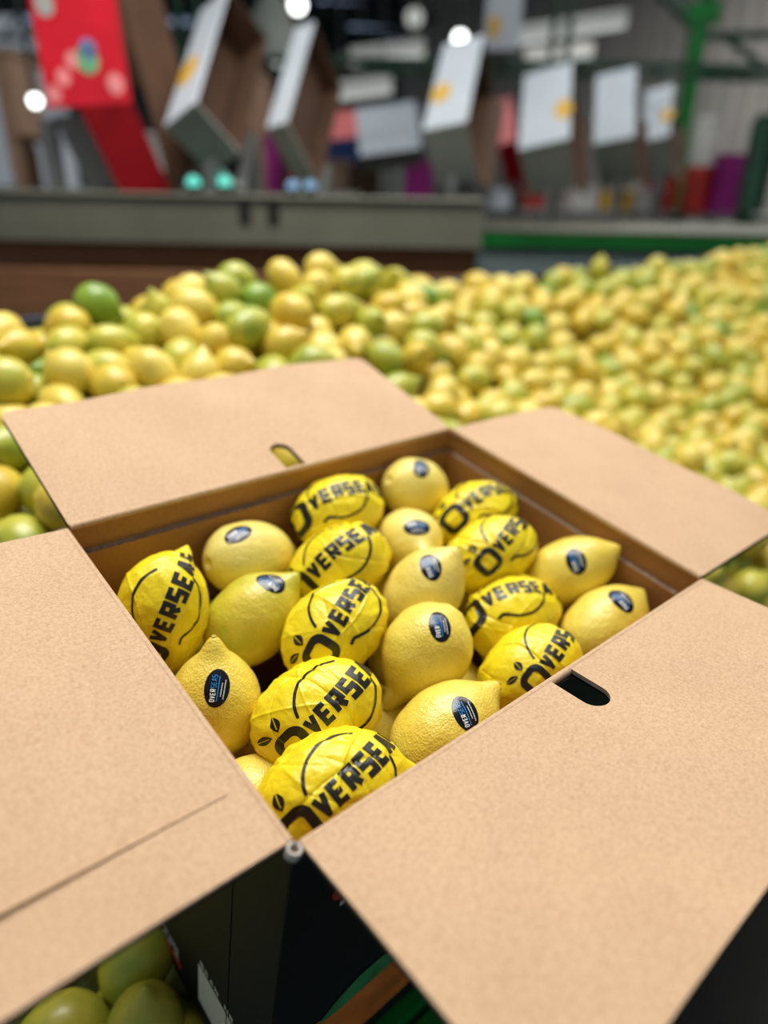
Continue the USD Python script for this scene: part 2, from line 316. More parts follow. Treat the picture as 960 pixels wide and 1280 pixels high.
def keep_mask(P, pad=0.034):
    s, t = (P[:, :2] - EDGE0[:2]) @ ea[:2], (P[:, :2] - EDGE0[:2]) @ en[:2]
    ok = (t < -.062) & (P[:, 2] > ZB + .026) & ((P[:, :2] - c0) @ cn < .085)
    b = to_box(P)
    inside = (np.abs(b[:, 0]) < A + pad) & (np.abs(b[:, 1]) < B_ + pad) & (b[:, 2] > -H - pad)
    for key, ax, sg, half in (('back', 1, 1, A), ('front', 1, -1, A), ('right', 0, 1, B_), ('left', 0, -1, B_)):
        ang, ln = FLAPS[key]; o = sg * b[:, ax] - (B_ if ax == 1 else A); w = np.abs(b[:, 1 - ax])
        along, off = o * math.cos(ang) + b[:, 2] * math.sin(ang), -o * math.sin(ang) + b[:, 2] * math.cos(ang)
        inside |= (along > -.02) & (along < ln + .02) & (w < half + .02) & (off > -.033) & (off < .25)
    return ok & ~inside
ok = keep_mask(P); P, layer = P[ok], layer[ok]; Z0 = P[:, 2].copy()
for it in range(45):                             # push apart, hold to the heap's surface
    pr = cKDTree(P).query_pairs(SP, output_type='ndarray')
    dv = P[pr[:, 0]] - P[pr[:, 1]]; dl = np.linalg.norm(dv, axis=1) + 1e-9
    mv = (dv / dl[:, None]) * ((SP - dl) * .42)[:, None]
    np.add.at(P, pr[:, 0], mv * .5); np.add.at(P, pr[:, 1], -mv * .5)
    P[:, 2] += (Z0 - P[:, 2]) * .06
ok = keep_mask(P, .030); P, layer = P[ok], layer[ok]
HAND = [(172, 1200, .575, (-.45, .85, -.1), 3), (182, 1285, .535, (.1, -.95, -.35), 2), (82, 1290, .545, (.95, .1, .1), 2), (232, 1232, .64, (.6, .5, .3), 3), (118, 1215, .645, (.7, -.5, .2), 3), (228, 1300, .585, (.8, .3, .2), 2), (30, 1262, .60, (.8, .5, .2), 2)]
HP = np.array([atd(*h[:3]) for h in HAND])
far_ = cKDTree(HP).query(P)[0] > .050
P, layer = np.vstack([P[far_], HP]), np.r_[layer[far_], np.zeros(len(HP), int)]
# the lemons that the photograph shows singly beside the carton's lower left (pixel, depth, tone, axis)
PILE = []                                       # (name, mesh, material)
tones = {'yellow': (M['lemon'], 0), 'pale': (M['lemon_pale'], 0)}
PM = [('ripe yellow', lemon_mat('pile_yellow', lin(222, 196, 72), lin(206, 172, 52), pore=500, bump=.3, rough=.38)),
      ('pale yellow', lemon_mat('pile_pale', lin(230, 208, 96), lin(218, 192, 74), pore=500, bump=.3, rough=.38)),
      ('yellow-green', lemon_mat('pile_lime', lin(210, 196, 74), lin(194, 184, 62), green=lin(160, 172, 50), gpos=.6, pore=500, bump=.3, rough=.38)),
      ('greenish', lemon_mat('pile_greenish', lin(190, 186, 64), lin(160, 172, 50), green=lin(126, 154, 40), gpos=.65, pore=500, bump=.3, rough=.38)),
      ('green', lemon_mat('pile_green', lin(140, 168, 48), lin(110, 148, 40), green=lin(84, 128, 32), gpos=.7, pore=500, bump=.3, rough=.38))]
SHAPES = [(.076, .056, 1), (.070, .057, 2), (.080, .054, 3)]
meshes = [polar_mesh(lambda d, L=L, S=S, k=k: lemon_r(d, L, S, k, nip=.006), 26, 30) for L, S, k in SHAPES]
def stem_disc(L): return lathe([(0, -L / 2 + .0055), (.0016, -L / 2 + .0058), (.0028, -L / 2 + .0070), (.0024, -L / 2 + .009), (0, -L / 2 + .009)], 10)
stems = [stem_disc(L) for L, S, k in SHAPES]
# which of them the camera sees: a coarse depth test with discs and the carton's outline
pj = project(P); W_, H_ = 240, 320
mask = np.zeros((H_, W_), bool)
def quad_px(pts): return Polygon([tuple(project(box_w(p))[:2] / 4) for p in pts])
yy, xx = np.mgrid[0:H_, 0:W_]
fl = lambda k: (math.cos(FLAPS[k][0]) * FLAPS[k][1], math.sin(FLAPS[k][0]) * FLAPS[k][1])
cover = unary_union([quad_px([(-A, -B_, 0), (A, -B_, 0), (A, B_, 0), (-A, B_, 0)]),
    quad_px([(-A, B_, 0), (A, B_, 0), (A, B_ + fl('back')[0], fl('back')[1]), (-A, B_ + fl('back')[0], fl('back')[1])]),
    quad_px([(-A, -B_, 0), (A, -B_, 0), (A, -B_ - fl('front')[0], fl('front')[1]), (-A, -B_ - fl('front')[0], fl('front')[1])]),
    quad_px([(A, -B_, 0), (A, B_, 0), (A + fl('right')[0], B_, fl('right')[1]), (A + fl('right')[0], -B_, fl('right')[1])]),
    quad_px([(-A, -B_, 0), (-A, B_, 0), (-A - fl('left')[0], B_, fl('left')[1]), (-A - fl('left')[0], -B_, fl('left')[1])])])
mask = shapely.contains_xy(cover, xx.ravel() + .5, yy.ravel() + .5).reshape(H_, W_)
owner = np.full((H_, W_), -1)
for i in np.argsort(-pj[:, 2]):
    u, v, d = pj[i]
    if d < .1: continue
    r = .031 * FPX / d / 4; u, v = u / 4, v / 4
    x0, x1, y0, y1 = int(max(0, u - r)), int(min(W_, u + r + 2)), int(max(0, v - r)), int(min(H_, v + r + 2))
    if x0 >= x1 or y0 >= y1: continue
    s = owner[y0:y1, x0:x1]; s[(xx[y0:y1, x0:x1] + .5 - u) ** 2 + (yy[y0:y1, x0:x1] + .5 - v) ** 2 < r * r] = i
owner[mask] = -1
seen = np.bincount(owner[owner >= 0].ravel(), minlength=len(P))
tone = rng.choice(5, len(P), p=[.30, .20, .32, .14, .04]); shape = rng.integers(0, 3, len(P))
far = np.clip((pj[:, 2] - 1.2), 0, 1)
axes = rng.normal(size=(len(P), 3)); axes[:, 2] *= .6; spin = rng.uniform(0, 6.28, len(P)); size = rng.uniform(.90, 1.10, len(P))
for i_, h in enumerate(HAND):
    axes[len(P) - len(HAND) + i_] = CM @ np.array(h[3]); tone[len(P) - len(HAND) + i_] = h[4]; shape[len(P) - len(HAND) + i_] = 0; size[len(P) - len(HAND) + i_] = 1.04
for (u_, v_, k_) in ((65, 475, 4), (30, 498, 3), (25, 590, 3), (132, 385, 4), (285, 402, 3), (332, 360, 4), (35, 640, 3), (358, 570, 3), (20, 660, 3), (20, 440, 0), (165, 442, 0), (85, 428, 2), (240, 410, 1)):
    c_ = np.where(seen > 6)[0]; tone[c_[np.argmin(np.hypot(pj[c_, 0] - u_, pj[c_, 1] - v_))]] = k_
show = np.argsort(-seen)[:296]; show = show[seen[show] > 0]
def region(i):
    u, v = pj[i, :2]
    if v > 1000: return 'below the carton\'s left flap', 'low by the carton\'s dark printed side'
    b = to_box(P[i])
    if u < 470 and v < 560: return 'behind the carton\'s back flap', 'on the near left crest of the heap'
    if u < 200: return 'at the left end of the carton\'s back flap', 'just outside the flap corner'
    if v < 420: return 'on the far right slope of the heap', 'below the green ledge'
    return 'on the slope right of the carton', 'beyond its right flap'
PROTO = {}
where_of = {}
def lemon_xf(i):
    return xform(frame_from_z(axes[i], spin[i]) * size[i], P[i])
adj = ['oval', 'rounded', 'long']
for i in show:
    key = (shape[i], tone[i]); w1, w2 = region(i)
    label = f'{PM[tone[i]][0]} {adj[shape[i]]} loose lemon {w1}'
    group = f'{PM[tone[i]][0]} {adj[shape[i]]} lemons {w1}'
    if key not in PROTO:
        t = thing('loose_lemon', label, 'lemon', lemon_xf(i), group)
        part(t, 'peel', meshes[key[0]], PM[key[1]][1], smooth=True)
        part(t, 'stem_scar', stems[key[0]], M['nub'], smooth=40)
        PROTO[key] = t
    else:
        p = stage.DefinePrim(path_for('loose_lemon'), 'Xform')
        p.GetReferences().AddInternalReference(PROTO[key].GetPath()); p.SetInstanceable(True)
        x = UsdGeom.Xform(p); x.GetPrim().GetAttribute('xformOp:transform').Set(Gf.Matrix4d(lemon_xf(i).T.tolist()))
        tag(p, label, 'lemon', group)
rest = np.setdiff1d(np.arange(len(P)), show)
pi = UsdGeom.PointInstancer.Define(stage, '/World/lemon_heap')
tag(pi, 'remaining mass of yellow and green loose lemons filling the heap', 'lemons', kind='stuff')
protos = []
for k in range(5):
    mm = usdkit.mesh(stage, f'/World/lemon_heap/peel' + (f'_{k:03d}' if k else ''), meshes[k % 3], PM[k][1], smooth=True); protos.append(mm.GetPath())
pi.CreatePrototypesRel().SetTargets(protos)
pi.CreateProtoIndicesAttr(Vt.IntArray(tone[rest].tolist()))
pi.CreatePositionsAttr(Vt.Vec3fArray.FromNumpy(P[rest].astype(np.float32)))
qs = [Rot.from_matrix(frame_from_z(axes[i], spin[i])).as_quat() for i in rest]
pi.CreateOrientationsAttr(Vt.QuathArray([Gf.Quath(float(q[3]), float(q[0]), float(q[1]), float(q[2])) for q in qs]))
pi.CreateScalesAttr(Vt.Vec3fArray.FromNumpy(np.repeat(size[rest][:, None], 3, 1).astype(np.float32)))

# the packing bin that holds the heap: sheet bottom, green rim, blue-grey back board
bench = thing('packing_bin', 'long green steel packing bin holding the heap of loose lemons under the carton', 'bin')
def slab(pts, z0, z1):
    m_ = extrude(Polygon([tuple(p[:2]) for p in pts]), z1 - z0); m_.apply_translation((0, 0, z0)); return m_
bl = [bench_xy(-.95, -.030), bench_xy(1.75, -.030)]
back_l, back_r = np.r_[c0 - ce * .62 + cn * .12, 0], np.r_[c1 + ce * .75 + cn * .12, 0]
part(bench, 'bottom_sheet', slab([bl[0], bl[1], back_r, back_l], ZB - .02, ZB), M['grey_steel'])
def along_edge(s0, s1, t0, t1, z0, z1):
    return slab([bench_xy(s0, t0), bench_xy(s1, t0), bench_xy(s1, t1), bench_xy(s0, t1)], z0, z1)
part(bench, 'front_rail', along_edge(-.95, 1.75, -.030, .010, ZB - .06, .817), M['green_steel'])
part(bench, 'outer_rail', along_edge(-.95, 1.75, .016, .085, ZB - .06, .806), M['green_steel'])
part(bench, 'rail_seam', along_edge(-.95, 1.75, .010, .016, ZB - .06, .795), M['dark_green'])
bb = slab([back_l, back_r, back_r + np.r_[cn * .02, 0], back_l + np.r_[cn * .02, 0]], ZB - .02, 1.252)
part(bench, 'back_board', bb, M['blue_liner'], label='blue-grey back board just above the heap')
for s in (-.8, .35, 1.6):
    for p in (bench_xy(s, .04), bench_xy(s, -.75)):
        part(bench, 'leg', bx(p[0] - .03, p[0] + .03, p[1] - .03, p[1] + .03, 0, ZB - .02, .004), M['green_steel'])

# ------------------------------------------------------------------ the open carton
carton = thing('open_carton', 'open brown cardboard carton with spread flaps and dark navy printed outside', 'carton', BX)
def slot_poly(x0, x1, y0, y1, slot, r=.009):
    p = sbox(x0, y0, x1, y1)
    if slot:
        c, half, y_a, y_b = slot
        p = p.difference(unary_union([sbox(c - half, y_a, c + half, y_b - half), Point(c, y_b - half).buffer(half, 24)]))
    return p
def rounded_far(p, x0, x1, y1, r):
    """round the flap's two outer corners"""
    cut = unary_union([sbox(x0, y1 - r, x0 + r, y1).difference(Point(x0 + r, y1 - r).buffer(r, 12)), sbox(x1 - r, y1 - r, x1, y1).difference(Point(x1 - r, y1 - r).buffer(r, 12))])
    return p.difference(cut)
def flap(key, half, origin, xdir, ydir, slot, m_top, wave):
    """a flap lies in local (x along the hinge, y outward); three layers: inner liner, fluted core, printed outer sheet"""
    ang, ln = FLAPS[key]
    g = .0035
    x0, x1 = -half + g, half - g
    xd, yd = np.array(xdir, float), np.array(ydir, float); out = yd * math.cos(ang) + np.array([0, 0, math.sin(ang)]); nz = np.cross(xd, out)
    Xf = xform(np.c_[xd, out, nz], origin)
    prof = rounded_far(slot_poly(x0, x1, 0.0, ln, slot), x0, x1, ln, .012)
    def sheet(z0, z1, inset=0.0, bend=True):
        q = prof if inset == 0 else prof.buffer(-inset)
        n_ = max(2, int(ln / .012))
        m_ = extrude(q, z1 - z0)
        m_.apply_translation((0, 0, z0))
        return m_
    def warp(m_, sub=.02):
        v, f = trimesh.remesh.subdivide_to_size(m_.vertices, m_.faces, sub, max_iter=8)
        m_ = trimesh.Trimesh(v, f, process=True); y = m_.vertices[:, 1]; x = m_.vertices[:, 0]
        m_.vertices[:, 2] += wave * np.sin(x / half * 2.2 + 1.0) * (y / ln) ** 2 + .0012 * (y / ln) * np.sin(x * 40 + y * 25)
        m_.apply_transform(Xf); return m_
    f_ = part(carton, 'flap', warp(sheet(.0012, .0024)), m_top)
    part(f_, 'fluted_core', warp(sheet(-.0012, .0012, .0006)), M['flute'])
    part(f_, 'printed_sheet', warp(sheet(-.0024, -.0012)), M['navy'], label='dark navy outer sheet of the flap')
    return f_
SL = .0105
flap('back', A, (0, B_, 0), (1, 0, 0), (0, 1, 0), (.002, SL, -.01, .037), M['kraft'], .002)
flap('right', B_, (A, 0, 0), (0, -1, 0), (1, 0, 0), None, M['kraft_y'], .002)
f_left = flap('left', B_, (-A, 0, 0), (0, 1, 0), (-1, 0, 0), None, M['kraft_y'], .003)
flap('front', A, (0, -B_, 0), (-1, 0, 0), (0, -1, 0), (-.003, SL, -.01, .036), M['kraft'], .003)
cr = bx(-A - .150, -A - .012, -.1085, -.1077, .0, .0027); cr.vertices[:, 2] += (-(cr.vertices[:, 0]) - A) * math.tan(FLAPS['left'][0]) + .0004
part(f_left, 'crease', cr, M['kraft'], label='faint pressed crease across the flap')
# walls: inner kraft sheet and printed outer sheet, each with the rim's handle notch where a slot meets the fold
def wall(key, half, origin, xdir, inward, slot):
    xd, nd = np.array(xdir, float), np.array(inward, float)
    Xf = xform(np.c_[xd, np.array([0, 0, 1.0]), np.cross(xd, [0, 0, 1.0])], origin)
    ax_ = abs(xd[1]) > .5
    sgn = np.sign(np.dot(np.cross(xd, [0, 0, 1.0]), nd))
    def sheet(a, b, ex=0.0):
        p = sbox(-half - ex, -H, half + ex, -.0015)
        m_ = extrude(p, abs(b - a)); m_.apply_translation((0, 0, min(a, b))); m_.apply_transform(Xf); return m_
    w_ = part(carton, 'wall', sheet(0, sgn * -.0030, .0 if ax_ else .0030), M['kraft_in_shaded'])
    pr_ = part(w_, 'printed_face', sheet(sgn * -.0030, sgn * -.0042, .0030 if ax_ else .0042), M['navy'], label='glossy navy printed outer face')
    return w_
wall('back', A, (0, B_, 0), (1, 0, 0), (0, -1, 0), None)
wall('right', B_, (A, 0, 0), (0, 1, 0), (-1, 0, 0), None)
wl = wall('left', B_, (-A, 0, 0), (0, 1, 0), (1, 0, 0), None)
wf = wall('front', A, (0, -B_, 0), (1, 0, 0), (0, 1, 0), None)
part(carton, 'bottom', bx(-A, A, -B_, B_, -H - .004, -H), M['kraft_in_shaded'])
# fold rolls: the rounded bend of board along each hinge
for half, xd, yd, o in ((A, (1, 0, 0), (0, 1, 0), (0, B_, 0)), (B_, (0, 1, 0), (1, 0, 0), (A, 0, 0)), (B_, (0, 1, 0), (-1, 0, 0), (-A, 0, 0)), (A, (1, 0, 0), (0, -1, 0), (0, -B_, 0))):
    xd, yd, o = np.array(xd, float), np.array(yd, float), np.array(o, float) + np.array([0, 0, .0002])
    c_ = trimesh.creation.cylinder(radius=.0027, segment=[o + yd * .0004 - xd * (half - .004), o + yd * .0004 + xd * (half - .004)], sections=16)
    part(carton, 'fold', c_, M['kraft'], smooth=50)
# the inner sleeve: two liners with a wave between them, its raw fluted edge about 17 mm below the rim
ZT = -.0225; TH = .0068
def sleeve(half, origin, xdir, inward):
    xd, nd = np.array(xdir, float), np.array(inward, float); Z = np.array([0, 0, 1.0]); hgt = H + ZT - .004
    def place(m_):   # local x along, y inward, z up
        F = np.c_[xd, nd, Z]
        m_ = m_.copy(); m_.apply_transform(xform(F, origin))
        if np.linalg.det(F) < 0: m_.invert()
        return m_
    s_ = part(carton, 'inner_sleeve', place(bx(-half, half, TH - .0008, TH, ZT - hgt, ZT)), M['kraft_in_shaded'], label='brown inner sleeve wall with a raw fluted top edge')
    part(s_, 'outer_liner', place(bx(-half, half, .0006, .0014, ZT - hgt, ZT - .0005)), M['flute'])
    n_ = int(2 * half / .0011); x = np.linspace(-half, half, n_); ym = (.0014 + TH - .0008) / 2; am = (TH - .0008 - .0014) / 2 * .95
    y = ym + am * np.sin(x * 2 * np.pi / .0085)
    line = LineString(np.c_[x, y]).buffer(.0004, cap_style='flat')
    fm = extrude(line, .03); fm.apply_translation((0, 0, ZT - .031))
    part(s_, 'fluted_core', place(fm), M['flute'], label='wavy corrugated core at the sleeve edge')
sleeve(A - .0005, (0, B_, 0), (1, 0, 0), (0, -1, 0)); sleeve(B_ - .006, (A, 0, 0), (0, 1, 0), (-1, 0, 0))
sleeve(B_ - .006, (-A, 0, 0), (0, 1, 0), (1, 0, 0)); sleeve(A - .0005, (0, -B_, 0), (1, 0, 0), (0, 1, 0))
# the little curled tab of torn board at the near corner
ang_ = np.linspace(0.2, 2 * np.pi - .1, 26)
ring = Polygon(np.r_[np.c_[.0036 * np.cos(ang_), .0036 * np.sin(ang_)], np.c_[.0027 * np.cos(ang_[::-1]), .0027 * np.sin(ang_[::-1])]])
curl = extrude(ring, .005); curl.apply_translation((0, 0, -.0025)); curl.apply_transform(xform(Rot.from_euler('xyz', [.15, .1, .8]).as_matrix(), (-A - .001, -B_ - .001, .001)))
part(carton, 'corner_curl', curl, M['white_edge'], smooth=40, label='curled white board edge at the near corner')
# printed matter on the two faces that show
def stroke(pts, w): return LineString(pts).buffer(w / 2, cap_style='flat', join_style='mitre')
FONT = {'O': [[(0.22, 0), (.78, 0), (1, .16), (1, .84), (.78, 1), (.22, 1), (0, .84), (0, .16), (.22, 0), (.5, 0)]], 'V': [[(0, 1), (.5, 0), (1, 1)]],
        'E': [[(1, 1), (0, 1), (0, 0), (1, 0)], [(0, .5), (.9, .5)]], 'R': [[(0, 0), (0, 1), (1, 1), (1, .48), (0, .48)], [(.45, .48), (1, 0)]],
        'S': [[(1, 1), (0, 1), (0, .5), (1, .5), (1, 0), (0, 0)]], 'A': [[(0, 0), (.36, 1), (.64, 1), (1, 0)], [(.2, .32), (.8, .32)]],
        'C': [[(1, 1), (0, 1), (0, 0), (1, 0)]], 'N': [[(0, 0), (0, 1), (1, 0), (1, 1)]], 'M': [[(0, 0), (0, 1), (.5, .4), (1, 1), (1, 0)]], 'I': [[(.5, 0), (.5, 1)]], 'T': [[(0, 1), (1, 1)], [(.5, 0), (.5, 1)]],
        'P': [[(0, 0), (0, 1), (1, 1), (1, .48), (0, .48)]], 'F': [[(1, 1), (0, 1), (0, 0)], [(0, .5), (.8, .5)]]}
def glyph(c, x, y, w, h, s):
    """a letter as strokes inside the box (x, y, w, h) of stroke width s"""
    out = [stroke([(x + s / 2 + px * (w - s), y + s / 2 + py * (h - s)) for px, py in ln], s) for ln in FONT[c]]
    return unary_union(out).intersection(sbox(x, y, x + w, y + h))
def word(t, x, y, w, h, s, gap):
    out = []
    for c in t:
        if c != ' ': out.append(glyph(c, x, y, w, h, s))
        x += w + gap
    return unary_union(out)
def on_face(face, poly, lift=.0003):
    """a flat print in the face's own (across, up) plane, read from outside"""
    m_ = extrude(poly, .0002); m_.apply_translation((0, 0, lift))
    if face == 'left': F, o = np.c_[[0, -1, 0], [0, 0, 1], [-1, 0, 0]], (-A - .0042, 0, 0)
    else: F, o = np.c_[[1, 0, 0], [0, 0, 1], [0, -1, 0]], (0, -B_ - .0042, 0)
    m_.apply_transform(xform(F.astype(float), o)); return m_
wleft = wl; wfront = wf
part(wleft, 'score_line', on_face('left', sbox(.1035, -.33, .1047, -.004)), M['navy'])
part(wleft, 'scan_panel', on_face('left', sbox(.063, -.312, .118, -.256)), M['white_print'], label='blank off-white square panel')
part(wleft, 'printed_words', on_face('left', word('SCAN ME', .066, -.2525, .0052, .0060, .0013, .0018)), M['white_print'], label='small white words SCAN ME')
part(wleft, 'red_banner', on_face('left', sbox(-.012, -.3235, .033, -.3155)), M['red_print'], label='orange-red printed banner')
fine = unary_union([sbox(-.012 + i * .0042, -.3125 + .006 * r, -.012 + i * .0042 + rng.uniform(.002, .0036), -.3095 + .006 * r) for r in range(3) for i in range(10) if rng.random() > .15])
part(wleft, 'small_print', on_face('left', fine), M['white_print'], label='fine white print above the red banner')
band_t = [(x, -.227 + .006 * math.sin(x * 18) - .12 * max(0, x + .10) ** 1.2) for x in np.linspace(-.2, .2, 40)]
band_b = [(x, -.309 + .004 * math.sin(x * 22 + 1)) for x in np.linspace(.2, -.2, 40)]
part(wfront, 'orange_band', on_face('front', Polygon(band_t + band_b).buffer(0)), M['orange_print'], label='painted orange band low on the navy face')
leafp = Polygon([(-.166, -.232), (-.150, -.216), (-.132, -.206), (-.112, -.205), (-.096, -.214), (-.090, -.226), (-.104, -.232), (-.126, -.234), (-.146, -.236)])
part(wfront, 'leaf_print', on_face('front', leafp, .0006), M['leaf_print'], label='green leaf printed above the orange band')
cst = LineString([(-.160 + .011 * math.cos(a), -.062 + .009 * math.sin(a)) for a in np.linspace(.7, 5.6, 24)]).buffer(.0022)
part(wfront, 'red_mark', on_face('front', cst), M['red_print'], label='red curved brush mark')
part(wfront, 'white_mark', on_face('front', unary_union([sbox(-.166 + i * .006, -.080, -.1625 + i * .006, -.075) for i in range(5)])), M['white_print'], label='fine white print under the red mark')

# ------------------------------------------------------------------ prints that wrap a fruit
def tessellate(poly, cell):
    """cut a flat print into small pieces so that it can follow a curved surface"""
    x0, y0, x1, y1 = poly.bounds; V, F, n = [], [], 0
    shapely.prepare(poly)
    for i in range(int(math.floor(x0 / cell)), int(math.ceil(x1 / cell))):
        for j in range(int(math.floor(y0 / cell)), int(math.ceil(y1 / cell))):
            c = sbox(i * cell, j * cell, (i + 1) * cell, (j + 1) * cell)
            if not poly.intersects(c): continue
            g = c if poly.contains(c) else poly.intersection(c)
            for q in getattr(g, 'geoms', [g]):
                if q.geom_type != 'Polygon' or q.area < 1e-10: continue
                v, f = trimesh.creation.triangulate_polygon(q, engine='earcut')
                V.append(v); F.append(f + n); n += len(v)
    return np.vstack(V), np.vstack(F)
def wrap(tess, d0, xdir, rfun, r0, lift):
    v, f = tess
    d0 = d0 / np.linalg.norm(d0); t1 = xdir - d0 * (xdir @ d0); t1 /= np.linalg.norm(t1); t2 = np.cross(d0, t1)
    rho = np.hypot(v[:, 0], v[:, 1]); an = rho / r0
    w = np.where(rho[:, None] > 1e-9, (v[:, :1] * t1 + v[:, 1:] * t2) / np.maximum(rho, 1e-9)[:, None], t1)
    d = np.cos(an)[:, None] * d0 + np.sin(an)[:, None] * w
    p = d * (rfun(d) + lift)[:, None]
    n = np.cross(p[f[:, 1]] - p[f[:, 0]], p[f[:, 2]] - p[f[:, 0]])
    flip = np.einsum('ij,ij->i', n, p[f[:, 0]]) < 0
    f = f.copy(); f[flip] = f[flip][:, ::-1]
    return trimesh.Trimesh(p, f, process=False)
# the wrapper's print (metres): OVERSEAS through the outline of a lemon, a big O with two leaves
PT, LH, LW, LS = .0106, .0148, .0094, .0034
letters = unary_union([glyph(c, (i - 2) * PT - LW / 2, -LH / 2, LW, LH, LS) for i, c in enumerate('VERSEAS')] + [sbox(-.0505, -.0172, -.0270, .0108).buffer(-.0085).buffer(.0085, 8).difference(sbox(-.0505, -.0172, -.0270, .0108).buffer(-.0060).buffer(-.0035).buffer(.0035, 8))])
arc = lambda r, a0, a1, cx=0, cy=0: [(cx + r * math.cos(math.radians(a)), cy + r * math.sin(math.radians(a))) for a in np.linspace(a0, a1, 30)]
upper = LineString(arc(.0275, 40, 158, .001, .001)).buffer(.0010)
lower = unary_union([LineString(arc(.0250, 345, 236, .002, 0)).buffer(.0010), LineString([(.002 + .025 * math.cos(math.radians(236)), .025 * math.sin(math.radians(236))), (-.0165, -.0185), (-.0205, -.0195)]).buffer(.0012)])
def leafshape(x, y, a, L=.011, w=.0062):
    t = np.linspace(0, 1, 14); s = np.sin(np.pi * t) * w / 2
    p = Polygon(np.r_[np.c_[t * L - L / 2, s], np.c_[t[::-1] * L - L / 2, -s[::-1]]]).difference(LineString([(-L * .3, 0), (L * .5, 0)]).buffer(.0004))
    return affinity.translate(affinity.rotate(p, a, origin=(0, 0)), x, y)
leaves = unary_union([leafshape(-.0370, .0190, 70, .012, .0068), leafshape(-.0500, .0165, 150, .012, .0068)])
LOGO = tessellate(unary_union([letters, upper, lower, leaves]), .0016)
# the fruit sticker (x along its words)
def ell(a, b): return affinity.scale(Point(0, 0).buffer(1, 32), a, b)
ST_BASE = tessellate(ell(.0122, .0082), .0015)
ST_OVER = tessellate(word('OVER', -.0088, .0004, .0018, .0036, .00055, .00036), .0015)
ST_SEAS = tessellate(unary_union([word('SEAS', .0000, .0004, .0018, .0036, .00050, .00036), sbox(-.0084, -.0012, .0078, -.0005)]), .0015)
lines = unary_union([sbox(-.0048 + i * .0009, -.0033, -.0048 + i * .0009 + .0005, -.0026) for i in range(10)] + [sbox(-.0064 + i * .00075, -.0052, -.0064 + i * .00075 + .00045, -.0045) for i in range(17)])
ST_LINES = tessellate(lines, .0015)

def creased(seed, L, S):
    """radius function of a tissue-wrapped lemon: soft facets, sharp folds, one or two pointed paper corners"""
    g = np.random.default_rng(seed); a, b = L / 2, S / 2
    n = g.normal(size=(46, 3)); n /= np.linalg.norm(n, axis=1, keepdims=True)
    sup = np.sqrt((n[:, 0] * b) ** 2 + (n[:, 1] * b) ** 2 + (n[:, 2] * a) ** 2) * g.uniform(.975, 1.0, 46)
    pn = g.normal(size=(13, 3)); pn /= np.linalg.norm(pn, axis=1, keepdims=True); pc = g.uniform(-.6, .6, 13); pa = g.uniform(.0006, .0014, 13) * g.choice([-1, 1], 13); pw = g.uniform(.015, .04, 13)
    cd = g.normal(size=(13, 3)); cd /= np.linalg.norm(cd, axis=1, keepdims=True)
    bumps = []
    def fn(d):
        base = ((d[..., 0] ** 2 + d[..., 1] ** 2) / b ** 2 + d[..., 2] ** 2 / a ** 2) ** -.5
        den = d @ n.T
        fac = np.min(np.where(den > .05, sup / np.maximum(den, .05), 9.0), -1)
        r = .45 * base + .55 * np.minimum(fac, base * 1.05)
        x = d @ pn.T - pc
        gate = np.clip(d @ cd.T * 1.6 + .5, 0, 1)
        r = r + (pa * np.exp(-np.abs(x) / pw) * gate).sum(-1)
        r = r + .0011 * (meshkit.fbm(d * 5 + seed, 3, seed) - .5)
        pole, pe1, pe2 = fn.pole
        ca = np.clip(d @ pole, -1, 1); ph = np.arctan2(d @ pe2, d @ pe1)
        r = r + .0011 * (np.abs(((ph * 9 / np.pi + .35 * np.sin(3 * ph + seed)) % 1) - .5) * 2 - .5) * np.clip((ca + .55) / .9, 0, 1)
        for bd, amp, w in bumps:
            ang = np.arccos(np.clip(d @ bd, -1, 1)); r = r + amp * np.exp(-(ang / w) ** 1.4)
        return r
    fn.bumps = bumps
    return fn
ICO = trimesh.creation.icosphere(subdivisions=6)

def cam_vec(du, dv, away=0.0): return RBC.T @ np.array([du, dv, away])     # a direction in the picture -> carton frame
def facing(center_box, u, v, r):
    """direction from a fruit's centre to its surface where the pixel's ray meets a sphere of radius r"""
    c = RBC @ center_box + TBC; d = np.array([(u - 480) / FPX, (v - 640) / FPX, 1.0]); d /= np.linalg.norm(d)
    tca = c @ d; h2 = c @ c - tca * tca; t = tca - math.sqrt(max(0, r * r - h2)) if h2 < r * r else tca
    q = RBC.T @ (d * t - c); return q / np.linalg.norm(q)

